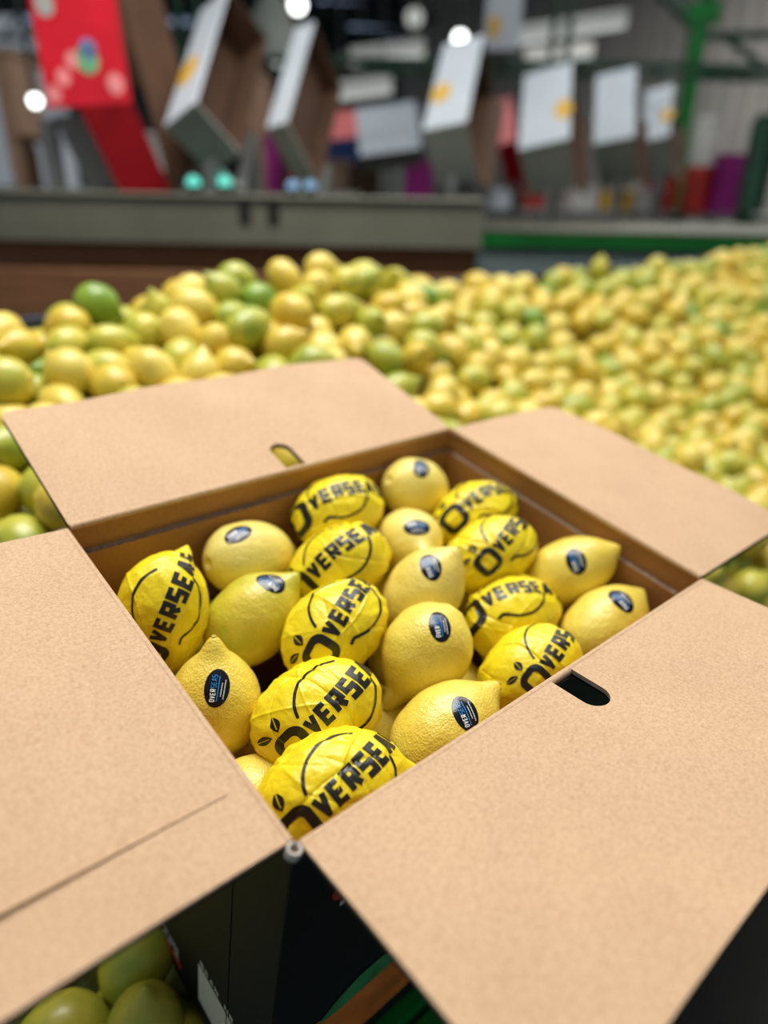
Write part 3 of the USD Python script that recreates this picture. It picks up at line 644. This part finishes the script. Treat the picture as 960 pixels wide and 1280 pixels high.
WRAPS = [  # name, centre in the carton, long axis, long and short mm, print centre px, print direction px, paper corners (px direction, mm, width), label
 ('W1', (-.1585, .0842, -.0524), (.291, .172, .941), 94, 67, (213, 764), (.45, -.89), [((.30, -.95), 12, .15)], 'paper-wrapped lemon standing upright in the carton\'s left corner with a pointed paper tip'),
 ('W5', (.0244, .1110, -.0317), (.990, -.054, .127), 90, 66, (422, 613), (.85, -.5), [], 'paper-wrapped lemon against the carton\'s back wall below the flap slot'),
 ('W7', (.1459, .0505, -.0383), (.914, -.211, .346), 88, 64, (607, 615), (.75, -.65), [], 'paper-wrapped lemon nearest the carton\'s back right corner'),
 ('W8', (-.0150, .0551, -.0410), (.766, -.327, .553), 90, 65, (417, 689), (.72, -.70), [((.9, -.2), 4, .2)], 'paper-wrapped lemon in the second row, between the back wrapped lemon and the middle one'),
 ('W10', (.1108, -.0016, -.0378), (.880, -.196, .433), 92, 63, (638, 665), (.65, -.74), [((-.9, .3), 8, .2)], 'paper-wrapped lemon showing two black leaves above its big O, right of the small plain lemons'),
 ('W12', (-.0596, .0003, -.0475), (.920, .003, .393), 88, 66, (433, 756), (.5, -.87), [((-.80, .6), 11, .18)], 'paper-wrapped lemon in the middle of the carton with one black leaf at its lower left'),
 ('W14', (.0847, -.0565, -.0578), (.970, -.193, .151), 87, 66, (641, 735), (.86, -.42), [((.95, -.2), 4, .2)], 'paper-wrapped lemon with the wide big O, just right of the large plain lemon'),
 ('W17', (.0442, -.1099, -.0549), (.791, -.184, .584), 86, 66, (697, 808), (.62, -.74), [], 'paper-wrapped lemon partly under the front flap beside its slot'),
 ('W18', (-.1106, -.0506, -.0588), (.883, -.240, .403), 92, 68, (421, 876), (.72, -.69), [((-.9, .45), 11, .17), ((.9, .1), 5, .16)], 'paper-wrapped lemon directly behind the nearest wrapped one'),
 ('W20', (-.1429, -.1083, -.0515), (.936, -.225, .271), 94, 69, (440, 972), (.74, -.67), [((.95, -.15), 11, .16)], 'paper-wrapped lemon nearest the camera in the carton\'s front corner'),
]
for k, (nm, c, ax, L, S, pc, pd, corners, label) in enumerate(WRAPS):
    c = np.array(c); Rl = frame_from_z(ax, .3 * k)
    t = thing('wrapped_lemon', label, 'wrapped lemon', BX @ xform(Rl, c), 'paper-wrapped lemons in the carton')
    fn = creased(40 + k, L / 1000, S / 1000)
    d0 = Rl.T @ facing(c, pc[0], pc[1], S / 2000 * 1.03)
    pole = -d0 + .45 * np.random.default_rng(90 + k).normal(size=3); pole /= np.linalg.norm(pole); pf = frame_from_z(pole); fn.pole = (pole, pf[:, 0], pf[:, 1])
    for (cd_, amp, w) in corners:
        v = Rl.T @ cam_vec(cd_[0], cd_[1], .25); fn.bumps.append((v / np.linalg.norm(v), amp / 1000, w))
    # gathered pleats where the tissue is twisted shut underneath
    v = trimesh.Trimesh(ICO.vertices * fn(ICO.vertices)[:, None], ICO.faces, process=False)
    part(t, 'tissue_wrapper', v, M['tissue'], smooth=True)
    r0 = float(fn(d0[None])[0])
    part(t, 'printed_logo', wrap(LOGO, d0, Rl.T @ cam_vec(pd[0], pd[1]), fn, max(r0, S / 2000), .00035), M['ink'], smooth=True, label='black OVERSEAS lettering over a lemon outline')

NAKED = [  # name, centre, axis (to the nipple), long, short, sticker px, its reading direction px, material, label
 ('N2', (-.0672, .1120, -.0501), (.968, .056, -.246), 94, 62, (299, 667), (.55, -.83), 'lemon_pale', 'plain stickered lemon lying flat along the carton\'s back left wall'),
 ('N3', (-.0968, .0582, -.0656), (.696, -.149, .702), 93, 64, (334, 735), (-.45, -.9), 'lemon_lime', 'plain stickered lemon with a greenish nipple, in front of the one by the back wall'),
 ('N4', (-.1563, .0051, -.0754), (.127, .285, .950), 92, 63, (271, 862), (.15, -1), 'lemon', 'plain stickered lemon standing nipple up beside the left flap'),
 ('N6', (.1231, .1126, -.0347), (.881, -.205, -.427), 84, 62, (527, 584), (.2, -1), 'lemon_pale', 'plain stickered lemon farthest back in the carton'),
 ('N9', (.0686, .0578, -.0459), (-.404, -.841, .360), 82, 60, (521, 659), (1, -.1), 'lemon_pale', 'plain stickered lemon second from the back in the middle column'),
 ('N11', (.1616, -.0520, -.0430), (.633, -.455, .623), 90, 59, (720, 701), (-.2, -1), 'lemon', 'plain stickered lemon touching the right wall, the farther of two there'),
 ('N13', (.0272, -.0040, -.0457), (.535, -.104, .839), 86, 62, (537, 711), (-.15, -1), 'lemon_pale', 'plain stickered lemon right behind the large one at the centre'),
 ('N15', (.1389, -.1116, -.0522), (.913, -.012, .409), 91, 62, (777, 750), (-.2, -1), 'lemon', 'plain stickered lemon in the right corner beside the front flap'),
 ('N16', (-.0128, -.0531, -.0480), (-.690, -.060, -.720), 96, 66, (550, 782), (.05, -1), 'lemon', 'large plain stickered lemon at the centre of the carton with its nipple pointing down left'),
 ('N19', (-.0470, -.1109, -.0622), (.899, -.004, .439), 96, 64, (582, 891), (-.1, -1), 'lemon', 'plain stickered lemon along the front flap beside the nearest wrapped lemon'),
]
for k, (nm, c, ax, L, S, sp, sd, mt, label) in enumerate(NAKED):
    c = np.array(c); Rl = frame_from_z(ax, .7 * k); L, S = L / 1000, S / 1000
    t = thing('lemon', label, 'lemon', BX @ xform(Rl, c), 'plain lemons in the carton')
    big = {'N16': .0125, 'N4': .009, 'N19': .008, 'N11': .0045, 'N15': .005, 'N3': .006, 'N13': .0035}.get(nm, .007)
    fn = lambda d, L=L, S=S, k=k, big=big: lemon_r(d, L, S, 20 + k, nip=big, stem=.004 if k == 8 else .002, amp=.0013)
    part(t, 'peel', polar_mesh(fn, 90, 110), M[mt], smooth=True)
    zt = float(fn(np.array([[0, 0, 1.0]]))[0])
    part(t, 'nipple_tip', lathe([(0, zt - .001), (.0022, zt - .0012), (.0016, zt + .0004), (0, zt + .0007)], 14), M['nub_green'] if mt == 'lemon_lime' else M['nub'], smooth=50)
    d0 = Rl.T @ facing(c, sp[0], sp[1], S / 2 * 1.06); r0 = float(fn(d0[None])[0]); xd = Rl.T @ cam_vec(*sd)
    st = part(t, 'sticker', wrap(ST_BASE, d0, xd, fn, r0, .00025), M['sticker'], smooth=True, label='oval black sticker')
    part(st, 'sticker_word', wrap(ST_OVER, d0, xd, fn, r0, .00038), M['st_white'], smooth=True, label='white word OVER')
    part(st, 'sticker_word', wrap(ST_SEAS, d0, xd, fn, r0, .00038), M['st_blue'], smooth=True, label='blue word SEAS over a blue bar')
    part(st, 'sticker_lines', wrap(ST_LINES, d0, xd, fn, r0, .00038), M['st_white'], smooth=True, label='two rows of fine white print')
# the layer below, glimpsed through the gaps
UNDER = [(-.168, -.062, -.098), (-.078, -.092, -.118), (.000, -.084, -.112), (-.118, -.004, -.122), (-.048, -.045, -.116), (.030, -.055, -.118), (.085, -.100, -.118), (-.155, .050, -.122), (-.035, .060, -.112),
         (.045, .030, -.112), (.110, .030, -.110), (.060, .095, -.105), (.160, .005, -.108), (-.100, .105, -.118), (.020, -.005, -.118), (.120, -.050, -.116), (.150, .090, -.106), (-.005, .105, -.108)]
spots = ['by the left flap\'s near corner', 'under the nearest wrapped pair', 'under the large central lemon']
up_ = polar_mesh(lambda d: lemon_r(d, .084, .060, 77, nip=.007), 44, 56); pU = None
for k, p in enumerate(UNDER):
    X = BX @ xform(frame_from_z((math.cos(2.1 * k), math.sin(2.1 * k), .15 * math.sin(k)), k), np.array(p))
    lab, gr = 'plain lemon of the lower layer glimpsed in a gap between the top lemons', 'lower layer lemons in the carton'
    if k == 0: lab, gr = 'plain lemon low down in the gap left of the nearest wrapped lemon', None
    if pU is None:
        t = thing('lemon', lab, 'lemon', X, gr); part(t, 'peel', up_, M['lemon'], smooth=True); pU = t
    else:
        pr_ = stage.DefinePrim(path_for('lemon'), 'Xform'); pr_.GetReferences().AddInternalReference(pU.GetPath()); pr_.SetInstanceable(True)
        pr_.GetAttribute('xformOp:transform').Set(Gf.Matrix4d(X.T.tolist())); tag(pr_, lab, 'lemon', gr)

# ------------------------------------------------------------------ background: the packing line
def zed(u, v, y): return aty(u, v, y)[2]
# near conveyor side: grey-olive steel trough over two brown planks
cy = 2.15
xl, xr = -2.3, aty(606, 250, cy)[0]
z1, z0 = zed(300, 243, cy), zed(300, 306, cy)
ct = thing('packing_counter', 'long olive-grey steel counter with brown timber planks below, behind the left of the heap', 'counter')
part(ct, 'side_plate', cat(bx(xl, xr, cy, cy + .02, z0, z1 - .012, .002), bx(xl, xr, cy - .012, cy + .05, z1 - .012, z1, .003)), M['olive_steel'])
part(ct, 'top_plate', bx(xl, xr, cy + .02, cy + .75, z1 - .05, z1 - .03), M['olive_steel'])
part(ct, 'end_plate', bx(xr - .02, xr, cy + .02, cy + .75, z0, z1 - .002), M['olive_steel'])
for u in (305, 341): part(ct, 'hand_slot', bx(*sorted((aty(u - 7, 250, cy)[0], aty(u + 7, 250, cy)[0])), cy - .004, cy + .001, zed(300, 280, cy), zed(300, 252, cy), .001), M['black_plastic'], label='dark slot in the steel side')
part(ct, 'plank', bx(xl, xr - .01, cy + .06, cy + .09, zed(300, 341, cy), z0 + .01, .003), M['brown_wood'])
part(ct, 'plank', bx(xl, xr - .01, cy - .01, cy + .05, zed(300, 420, cy), zed(300, 341, cy), .003), M['brown_wood'])
for x in (xl + .1, -.9, xr - .1): part(ct, 'leg', bx(x - .03, x + .03, cy + .2, cy + .26, 0, z0), M['dark_green'])
# far ledge on the right: grey top, green steel front
ly = 3.05
xr0, xr1 = aty(602, 285, ly)[0], 2.9
zt, zm, zb = zed(780, 279, ly + .25), zed(780, 289, ly), zed(780, 311, ly)
ld = thing('steel_ledge', 'long ledge with grey top and green steel front beyond the right of the heap', 'ledge')
part(ld, 'top_plate', bx(xr0, xr1, ly, ly + .85, zm - .012, zm, .002), M['olive_steel'])
part(ld, 'green_front', bx(xr0, xr1, ly + .01, ly + .03, zb, zm - .012, .002), M['green_steel'])
part(ld, 'lower_panel', bx(xr0, xr1, ly + .05, ly + .07, zb - .4, zb), M['pale_panel'])
for x in (xr0 + .05, 1.7, xr1 - .05): part(ld, 'leg', bx(x - .03, x + .03, ly + .3, ly + .36, 0, zm - .012), M['green_steel'])

za = zed(700, 262, 5.0)
CART = [ # key, origin, rotvec, (A along ridge, B up the printed panel, D down the lower face), label, kind
 ('B', (-.637, 2.2, 1.584), (.597, -.58, -.208), (.126, .62, .174), 'tilted carton with narrow white panel and orange spot, first right of the red one', 'white'),
 ('C', (-.398, 2.5, 1.604), (-4.725, 2.405, 1.584), (.073, .55, .238), 'slim tilted white carton second from left of the white cartons', 'white0'),
 ('D', (.114, 2.9, 1.631), (.565, -.256, -.244), (.166, .62, .235), 'tilted white carton, orange spot at left, above the steel counter\'s right end', 'whiteL'),
 ('E', (.573, 3.5, 1.6), (.641, -.307, -.237), (.224, .55, .259), 'broad white carton with an orange spot at its right, first above the green ledge', 'whiteR'),
 ('F', (1.011, 3.9, 1.648), (.817, -.327, -.254), (.195, .434, .309), 'plain white carton between the two orange-spotted cartons above the green ledge', 'white0'),
 ('G', (1.4, 4.4, 1.686), (4.815, -3.505, -3.622), (.154, .6, .24), 'small white carton with an orange spot beside the green post', 'whiteR'),
 ('H', (.574, 4.2, 1.647), (.732, -.338, -.103), (.102, .34, .328), 'narrow red and pink carton behind the first white carton over the green ledge', 'red'),
 ('I', (-.18, 4.5, 1.594), (1.0, -.12, .08), (.36, .30, .16), 'white carton lying low in the middle distance between the tilted cartons', 'white0'),
 ('K', tuple(aty(408, 175, 5.3)), (.546, -.088, .092), (.235, .36, .20), 'small pink and blue carton in the middle distance', 'pink'),
]
def open_carton_bg(O, rv, dims, label, kind, flap_up=False):
    a, b, d = dims; th = .006
    t = thing('tilted_carton', label, 'carton', xform(Rot.from_rotvec(rv).as_matrix(), O), 'cartons tilted on the packing line')
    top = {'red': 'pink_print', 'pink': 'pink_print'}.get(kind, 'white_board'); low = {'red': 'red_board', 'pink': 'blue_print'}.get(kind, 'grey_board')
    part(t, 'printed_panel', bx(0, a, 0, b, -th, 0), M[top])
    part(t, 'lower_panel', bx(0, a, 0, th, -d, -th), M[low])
    part(t, 'side_panel', bx(0, th, th, b, -d, -th), M['brown_board'])
    part(t, 'rear_panel', bx(0, a, th, b, -d - th, -d), M['brown_board'])
    part(t, 'end_panel', bx(th, a, b - th, b, -d, -th), M['brown_board'])
    if k_ in 'BCIK': return_flap = False
    else: return_flap = True
    f1 = bx(0, .07, th, b - th, -.004, 0); f1.apply_transform(xform(Rot.from_euler('y', 55, degrees=True).as_matrix(), (a, 0, -d)))
    if return_flap: part(t, 'flap', f1, M['brown_board'])
    if kind in ('white', 'whiteL', 'whiteR'):
        cx = {'white': .18 * a, 'whiteL': .16 * a, 'whiteR': .86 * a}[kind]
        r = .26 * a if kind != 'white' else .35 * a
        e = extrude(affinity.scale(Point(0, 0).buffer(1, 24), min(r, .04), .07), .001); e.apply_translation((cx if kind == 'whiteR' else max(cx, min(r, .04)), .38 * b, .0004))
        part(t, 'round_print', e, M['yellow_print'], label='orange-yellow round print')
    return t
for k_, O, rv, dims, label, kind in CART: open_carton_bg(O, rv, dims, label, kind)
# its cradles: an angled steel stand under each
for k_, O, rv, dims, label, kind in CART:
    Rm = Rot.from_rotvec(rv).as_matrix(); O = np.array(O); g = O + Rm @ np.array([dims[0] / 2, dims[1] * .35, -dims[2] - .07]); h = O + Rm @ np.array([dims[0] / 2, -.06, -dims[2] * .7])
    zf = lambda q: (z1 - .03) if q[1] < 2.88 and q[0] < xr + .05 else (zm if 3.03 < q[1] < 3.88 and q[0] > xr0 - .05 else za if 4.93 < q[1] < 5.72 and -1.42 < q[0] < 1.92 else 0)
    st = thing('carton_stand', 'steel stand under the ' + ' '.join(label.replace('tilted ', '').split()[:12]).rstrip(','), 'stand')
    part(st, 'upright', bar((g[0], g[1], zf(g)), g, .04), M['grey_steel'])
    part(st, 'foot_bar', bar((h[0], h[1] - .0, zf(h)), h, .025), M['grey_steel'])
    kk_ = O + Rm @ np.array([dims[0] / 2, -.06, -dims[2] - .07])
    part(st, 'cradle_bar', bar(g, kk_, .03), M['grey_steel']); part(st, 'cradle_bar', bar(kk_, h, .03), M['grey_steel'])
# the red carton at the left
RO = np.array(aty(60, 135, 2.2)); e1 = np.array([.95, .28, .10]); e1 /= np.linalg.norm(e1)
rc = thing('red_carton', 'bright red printed carton leaning at the far left above the steel counter', 'carton')
def plate(o, ea_, eb_, th=.006):
    n = np.cross(ea_, eb_); n /= np.linalg.norm(n); v = np.array([o, o + ea_, o + ea_ + eb_, o + eb_]); v = np.vstack([v, v - n * th])
    return trimesh.convex.convex_hull(v)
wE = e1 * .225; upv = np.array([-.055, .12, .40]); dn = np.array([.075, .05, -.235]); into = np.array([.03, .33, .08])
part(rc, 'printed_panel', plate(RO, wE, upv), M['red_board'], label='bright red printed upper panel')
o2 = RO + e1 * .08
part(rc, 'lower_panel', plate(o2 + dn, e1 * .145, -dn), M['shaded_red_board'], label='red lower panel with shadow darkened into its colour')
part(rc, 'side_flap', plate(RO + wE + dn * .98, np.array([.075, .10, .10]), upv * .85 - dn * .9), M['brown_board'], label='brown side flap of the red carton')
part(rc, 'back_panel', plate(RO + into, wE, upv), M['brown_board']); part(rc, 'bottom_panel', plate(o2 + dn, e1 * .145, into), M['brown_board'])
nrm = np.cross(wE, upv); nrm /= np.linalg.norm(nrm)
def spot(px, py, r, m_, nm, base=None, ex=None, ey=None):
    o = RO + wE * px + upv * py + nrm * .0006
    e = extrude(affinity.scale(Point(0, 0).buffer(1, 20), r, r * 1.3), .0008); X = wE / np.linalg.norm(wE); Y = np.cross(nrm, X); e.apply_transform(xform(np.c_[X, Y, nrm], o)); return part(rc, nm, e, m_)
spot(.55, .28, .030, M['leaf_print'], 'fruit_print'); spot(.58, .34, .022, M['blue_print'], 'fruit_print'); spot(.16, .62, .024, M['grey_board'], 'fruit_print'); spot(.84, .12, .022, M['pink_print'], 'fruit_print')
for q in range(3): spot(.1 + .14 * q, .08 + .1 * q, .018, M['pink_print'], 'pale_print')
st = thing('carton_stand', 'pale grey steel stand under the red carton at far left', 'stand')
part(st, 'back_plate', plate(RO + dn + np.array([-.05, .12, 0]), e1 * .14, -dn + np.array([0, .02, -.01])), M['grey_steel'])
part(st, 'upright', bar((RO[0] - .06, RO[1] + .12, z1 - .03), RO + np.array([-.06, .12, -.02]), .04), M['grey_steel'])
# small white carton hung on the upper conveyor
J0 = aty(604, 62, 4.0)
jc = thing('small_carton', 'small white carton with an orange mark riding the overhead conveyor', 'carton', xform(Rot.from_euler('xyz', [12, 0, -6], degrees=True).as_matrix(), J0))
part(jc, 'printed_panel', bx(0, .17, 0, .006, 0, .25), M['white_board']); part(jc, 'body', cat(bx(0, .17, .006, .2, 0, .006), bx(0, .006, .006, .2, .006, .25), bx(.164, .17, .006, .2, .006, .25), bx(0, .17, .194, .2, .006, .25)), M['brown_board'])
part(jc, 'orange_print', bx(.02, .07, -.001, 0, .05, .13), M['yellow_print'])
# overhead conveyor rail that it rides on, with hangers
ov = thing('overhead_conveyor', 'dark green overhead conveyor frame crossing behind the tilted cartons', 'conveyor')
part(ov, 'rail', bar((-3.0, 4.25, J0[2] - .02), (3.2, 4.25, J0[2] - .02), .03, .03), M['dark_green'])
part(ov, 'rail', bar((-3.0, 4.65, J0[2] - .02), (3.2, 4.65, J0[2] - .02), .03, .03), M['dark_green'])
for x in (-2.6, -1.1, .9, 2.4):
    for y in (4.25, 4.65): part(ov, 'hanger', bar((x, y, J0[2]), (x, y, ZR - .005), .03), M['dark_green'])
for k in range(14): part(ov, 'roller', trimesh.creation.cylinder(radius=.02, segment=[(-2.9 + .44 * k, 4.27, J0[2]), (-2.9 + .44 * k, 4.63, J0[2])], sections=10), M['grey_steel'])
# green post and the frame to its right
gp = aty(874, 20, 5.55); gb = aty(848, 272, 5.45)
po = thing('green_post', 'bright green steel post beside the last white carton', 'post')
part(po, 'shaft', cat(bar((gb[0], gb[1], 0), gp, .085), ), M['green_steel']); part(po, 'cap_plate', bar(gp + [-.09, 0, 0], gp + [.12, 0, .02], .12, .1), M['green_steel'])
part(po, 'brace', bar(gp + [-.06, 0, -.02], gp + [-.45, .1, .30], .07), M['dark_green'])
fr = thing('steel_scaffold', 'dark green steel bars crossing before the grey wall at right', 'scaffold')
q0, q1 = aty(860, 92, 6.2), aty(990, 84, 6.2)
part(fr, 'beam', bar(aty(870, 93, 6.2), aty(1010, 84, 6.2), .05), M['dark_green']); part(fr, 'brace', bar(aty(905, 45, 6.2), aty(955, 84, 6.2), .04), M['dark_green']); part(fr, 'beam', bar(aty(875, 46, 6.2), aty(1010, 42, 6.2), .05), M['dark_green'])
part(fr, 'post', bar((aty(985, 90, 6.2)[0], 6.2, 0), (aty(985, 90, 6.2)[0], 6.2, 3.2), .08), M['dark_green']); part(fr, 'post', bar((aty(868, 90, 6.2)[0], 6.2, 0), (aty(868, 90, 6.2)[0], 6.2, 3.2), .08), M['dark_green'])
lf = thing('leaning_trestle', 'dark green leaning trestle at the right picture edge beside the magenta crate', 'trestle')
part(lf, 'leg', bar(aty(930, 270, 4.2), aty(952, 150, 4.4), .07), M['dark_green']); part(lf, 'leg', bar(aty(1010, 270, 4.2), aty(990, 150, 4.4), .07), M['dark_green']); part(lf, 'top_bar', bar(aty(948, 152, 4.4), aty(995, 150, 4.4), .07), M['dark_green'])
lfb = aty(930, 270, 4.2)
part(lf, 'lower_leg', bar((lfb[0], lfb[1], 0), lfb, .07), M['dark_green']); lfb = aty(1010, 270, 4.2); part(lf, 'lower_leg', bar((lfb[0], lfb[1], 0), lfb, .07), M['dark_green'])

# crates, bottles and sacks on the line
def crate(u0, v0, u1, v1, y, m_, label, name='plastic_crate', c_='crate', depth=.3, group=None, rim=None):
    vm = (v0 + v1) / 2; a, b = aty(u0, vm, y), aty(u1, vm, y); a[2], b[2] = aty(u0, v1, y)[2], aty(u1, v0, y)[2]; w, h = b[0] - a[0], b[2] - a[2]; th = min(.015, w * .1)
    t = thing(name, label, c_, xform(t=a), group)
    part(t, 'body', cat(bx(0, w, 0, th, 0, h, th * .2), bx(0, w, depth - th, depth, 0, h, th * .2), bx(0, th, th, depth - th, 0, h), bx(w - th, w, th, depth - th, 0, h), bx(th, w - th, th, depth - th, 0, th)), M[m_])
    rg = extrude(sbox(-.006, -.006, w + .006, depth + .006).difference(sbox(th * .8, th * .8, w - th * .8, depth - th * .8)), .02); rg.apply_translation((0, 0, h - .02)); part(t, 'rim', rg, M[rim or m_])
    return t
def shelf(name, label, x0, x1, y0, y1, z, m_='grey_steel'):
    t = thing(name, label, 'table'); part(t, 'top', bx(x0, x1, y0, y1, z - .03, z, .004), M[m_])
    for x in (x0 + .04, x1 - .04):
        for y in (y0 + .04, y1 - .04): part(t, 'leg', bx(x - .02, x + .02, y - .02, y + .02, 0, z - .03), M[m_])
    return t
# a table behind the ledge, one behind the counter
za = zed(700, 262, 5.0); shelf('work_table', 'steel work table in the middle distance behind the cartons', -1.4, 1.9, 4.95, 5.7, za)
zc = zed(900, 268, 4.7); shelf('work_table', 'steel work table before the grey wall carrying the magenta crate', 1.95, 3.4, 4.6, 5.15, zc)
crate(898, 192, 934, 268, 4.75, 'purple', 'magenta plastic crate before the grey wall at right')
# white-capped red drum
d0_ = aty(874, 215, 4.9); hs = aty(876, 146, 4.9)[2] - zc
dr = thing('plastic_drum', 'red plastic drum with a tall white lid between the green post and the magenta crate', 'drum', xform(t=(d0_[0], 4.9, zc)))
part(dr, 'body', lathe([(0, 0), (.075, 0), (.082, .02), (.082, hs * .46), (.07, hs * .52), (0, hs * .52)], 20), M['red_plastic'], smooth=40)
part(dr, 'lid', lathe([(0, hs * .5), (.078, hs * .5), (.082, hs * .55), (.078, hs * .92), (.05, hs), (0, hs)], 20), M['white_plastic'], smooth=40)
items = [(405, 200, 436, 236, 'tan', 'tan cardboard tray on the middle table, leftmost'), (440, 205, 470, 238, 'brown_board', 'brown tray beside the tan one on the middle table'), (474, 192, 505, 238, 'grey_board', 'grey tray under the low white carton'),
         (506, 200, 540, 240, 'purple', 'dark purple crate under the white carton at the counter end'), (618, 236, 644, 268, 'white_board', 'pale tray at the left end over the green ledge'), (655, 236, 690, 268, 'red_plastic', 'red crate under the broad white carton'),
         (715, 232, 748, 272, 'white_plastic', 'white tub under the plain white carton'), (752, 240, 790, 276, 'yellow_print', 'yellow and white tub near the green post'), (795, 236, 826, 270, 'white_plastic', 'white tub next to the green post'),
         (826, 215, 846, 250, 'red_plastic', 'small red crate at the foot of the green post')]
for u0, v0, u1, v1, m_, lab in items:
    y = 4.97 if u0 < 450 else 5.2; a = aty((u0 + u1) / 2, v1, y); sh = za - a[2]
    # stand on the table: the crate keeps its place in the picture and reaches down to the table top
    vb = project(np.array([a[0], y, za]))[1]
    crate(u0, v0, u1, vb, y, m_, lab, group='trays and tubs on the far tables')
left_items = [(2, 60, 22, 236, 'tan', 'tall tan cardboard stack at the left picture edge'), (30, 170, 48, 236, 'brown_board', 'brown tray behind the red carton\'s left'), (50, 180, 64, 238, 'white_board', 'narrow white tray beside the red carton'),
              (180, 165, 204, 238, 'white_plastic', 'white tub between the red carton and the first white one'), (312, 90, 330, 238, 'tan', 'tall tan board behind the first white carton'), (360, 135, 386, 175, 'red_plastic', 'red crate seen between the slim cartons'), (332, 170, 346, 238, 'purple', 'dark purple crate beside the slim white carton')]
zl = zed(100, 236, 3.2); shelf('work_table', 'steel work table behind the left cartons', -2.6, -.15, 3.15, 3.8, zl)
for u0, v0, u1, v1, m_, lab in left_items:
    y = 3.25; vb = project(np.array([aty((u0 + u1) / 2, v1, y)[0], y, zl]))[1]
    crate(u0, v0, u1, max(vb, v0 + 20), y, m_, lab, group='trays and tubs on the left table', depth=.25)
# balls added as glowing stand-ins for reflected glints; then the lamps overhead
def added_glint(u, v, y, r, m_, label):
    c = aty(u, v, y); t = thing('pilot_lamp', label, 'lamp', xform(t=c))
    part(t, 'lens', trimesh.creation.icosphere(2, r), M[m_], smooth=True); part(t, 'holder', lathe([(0, -r * 1.9), (r * 1.1, -r * 1.9), (r * 1.15, -r * .4), (r * .95, -r * .3), (0, -r * .3)], 14), M['black_plastic'], smooth=40)
added_glint(242, 229, 2.18, .020, 'teal_glow', 'teal glowing ball for a reflected glint on the counter, left of the pair'); added_glint(281, 229, 2.18, .020, 'teal_glow', 'teal glowing ball for a reflected glint on the counter, right of the pair')
added_glint(366, 233, 2.18, .017, 'blue_glow', 'pale blue glowing ball for a reflected glint on the counter, left of the pair'); added_glint(388, 233, 2.18, .017, 'blue_glow', 'pale blue glowing ball for a reflected glint on the counter, right of the pair')
hb = aty(340, 60, 7.0)
for (u, v, y, R_, lab) in ((342, 75, 7.0, .26, 'pale bell-shaped ceiling lamp above the slim white carton'),):
    c = aty(u, v, y); t = thing('ceiling_lamp', lab, 'lamp', xform(t=c))
    part(t, 'shade', lathe([(R_, 0), (R_ * .85, .2), (R_ * .4, .42), (R_ * .15, .5), (R_ * .12, .5), (R_ * .37, .4), (R_ * .82, .19), (R_ * .96, 0)], 32), M['grey_board'], smooth=40)
    part(t, 'stem', lathe([(0, .49), (.02, .49), (.02, ZR - .003 - c[2]), (0, ZR - .003 - c[2])], 10), M['grey_steel'])
    part(t, 'bulb', trimesh.creation.icosphere(2, .07), M['tube_glow'], smooth=True)
for (u, v, y, r, lab) in ((372, 6, 6.0, .055, 'bright round lamp at the top of the picture above the slim white carton'), (44, 126, 2.9, .022, 'bright round lamp left of the red carton'), (575, 48, 5.2, .042, 'bright glowing globe for a lamp reflection over the white carton at the counter end'), (518, 22, 7.0, .07, 'dim round lamp in the roof right of the bright one')):  # the globe at the counter end is an added glow for a reflection
    c = aty(u, v, y); t = thing('round_lamp', lab, 'lamp', xform(t=c))
    part(t, 'globe', trimesh.creation.icosphere(2, r), M['tube_glow'] if 'dim' in lab else M['lamp_glow'], smooth=True)
    part(t, 'cord', lathe([(0, r * .9), (.008, r * .9), (.008, ZR - .003 - c[2]), (0, ZR - .003 - c[2])], 8), M['black_plastic'])
    part(t, 'cap', lathe([(0, r * .8), (r * .5, r * .8), (r * .4, r * 1.4), (0, r * 1.4)], 14), M['black_plastic'])
for (u0, v0, u1, v1, y, lab) in ((640, 52, 782, 30, 6.5, 'long pale fluorescent batten above the broad white carton'), (438, 78, 530, 66, 6.8, 'fluorescent batten above the low white carton'), (415, 122, 490, 112, 6.0, 'pale fluorescent batten low in the middle distance'), (655, 75, 740, 68, 8.0, 'greenish fluorescent batten behind the long pale one')):
    a, b = aty(u0, v0, y), aty(u1, v1, y); t = thing('tube_lamp', lab, 'lamp')
    part(t, 'tube', bar(a, b, .05, .05, .012), M['tube_glow']); part(t, 'housing', bar(a + [0, 0, .05], b + [0, 0, .05], .10, .05), M['white_plastic'])
    for p in (a * .85 + b * .15, a * .15 + b * .85): part(t, 'hanger', bar(p + [0, 0, .07], (p[0], p[1], ZR - .003), .012), M['black_plastic'])
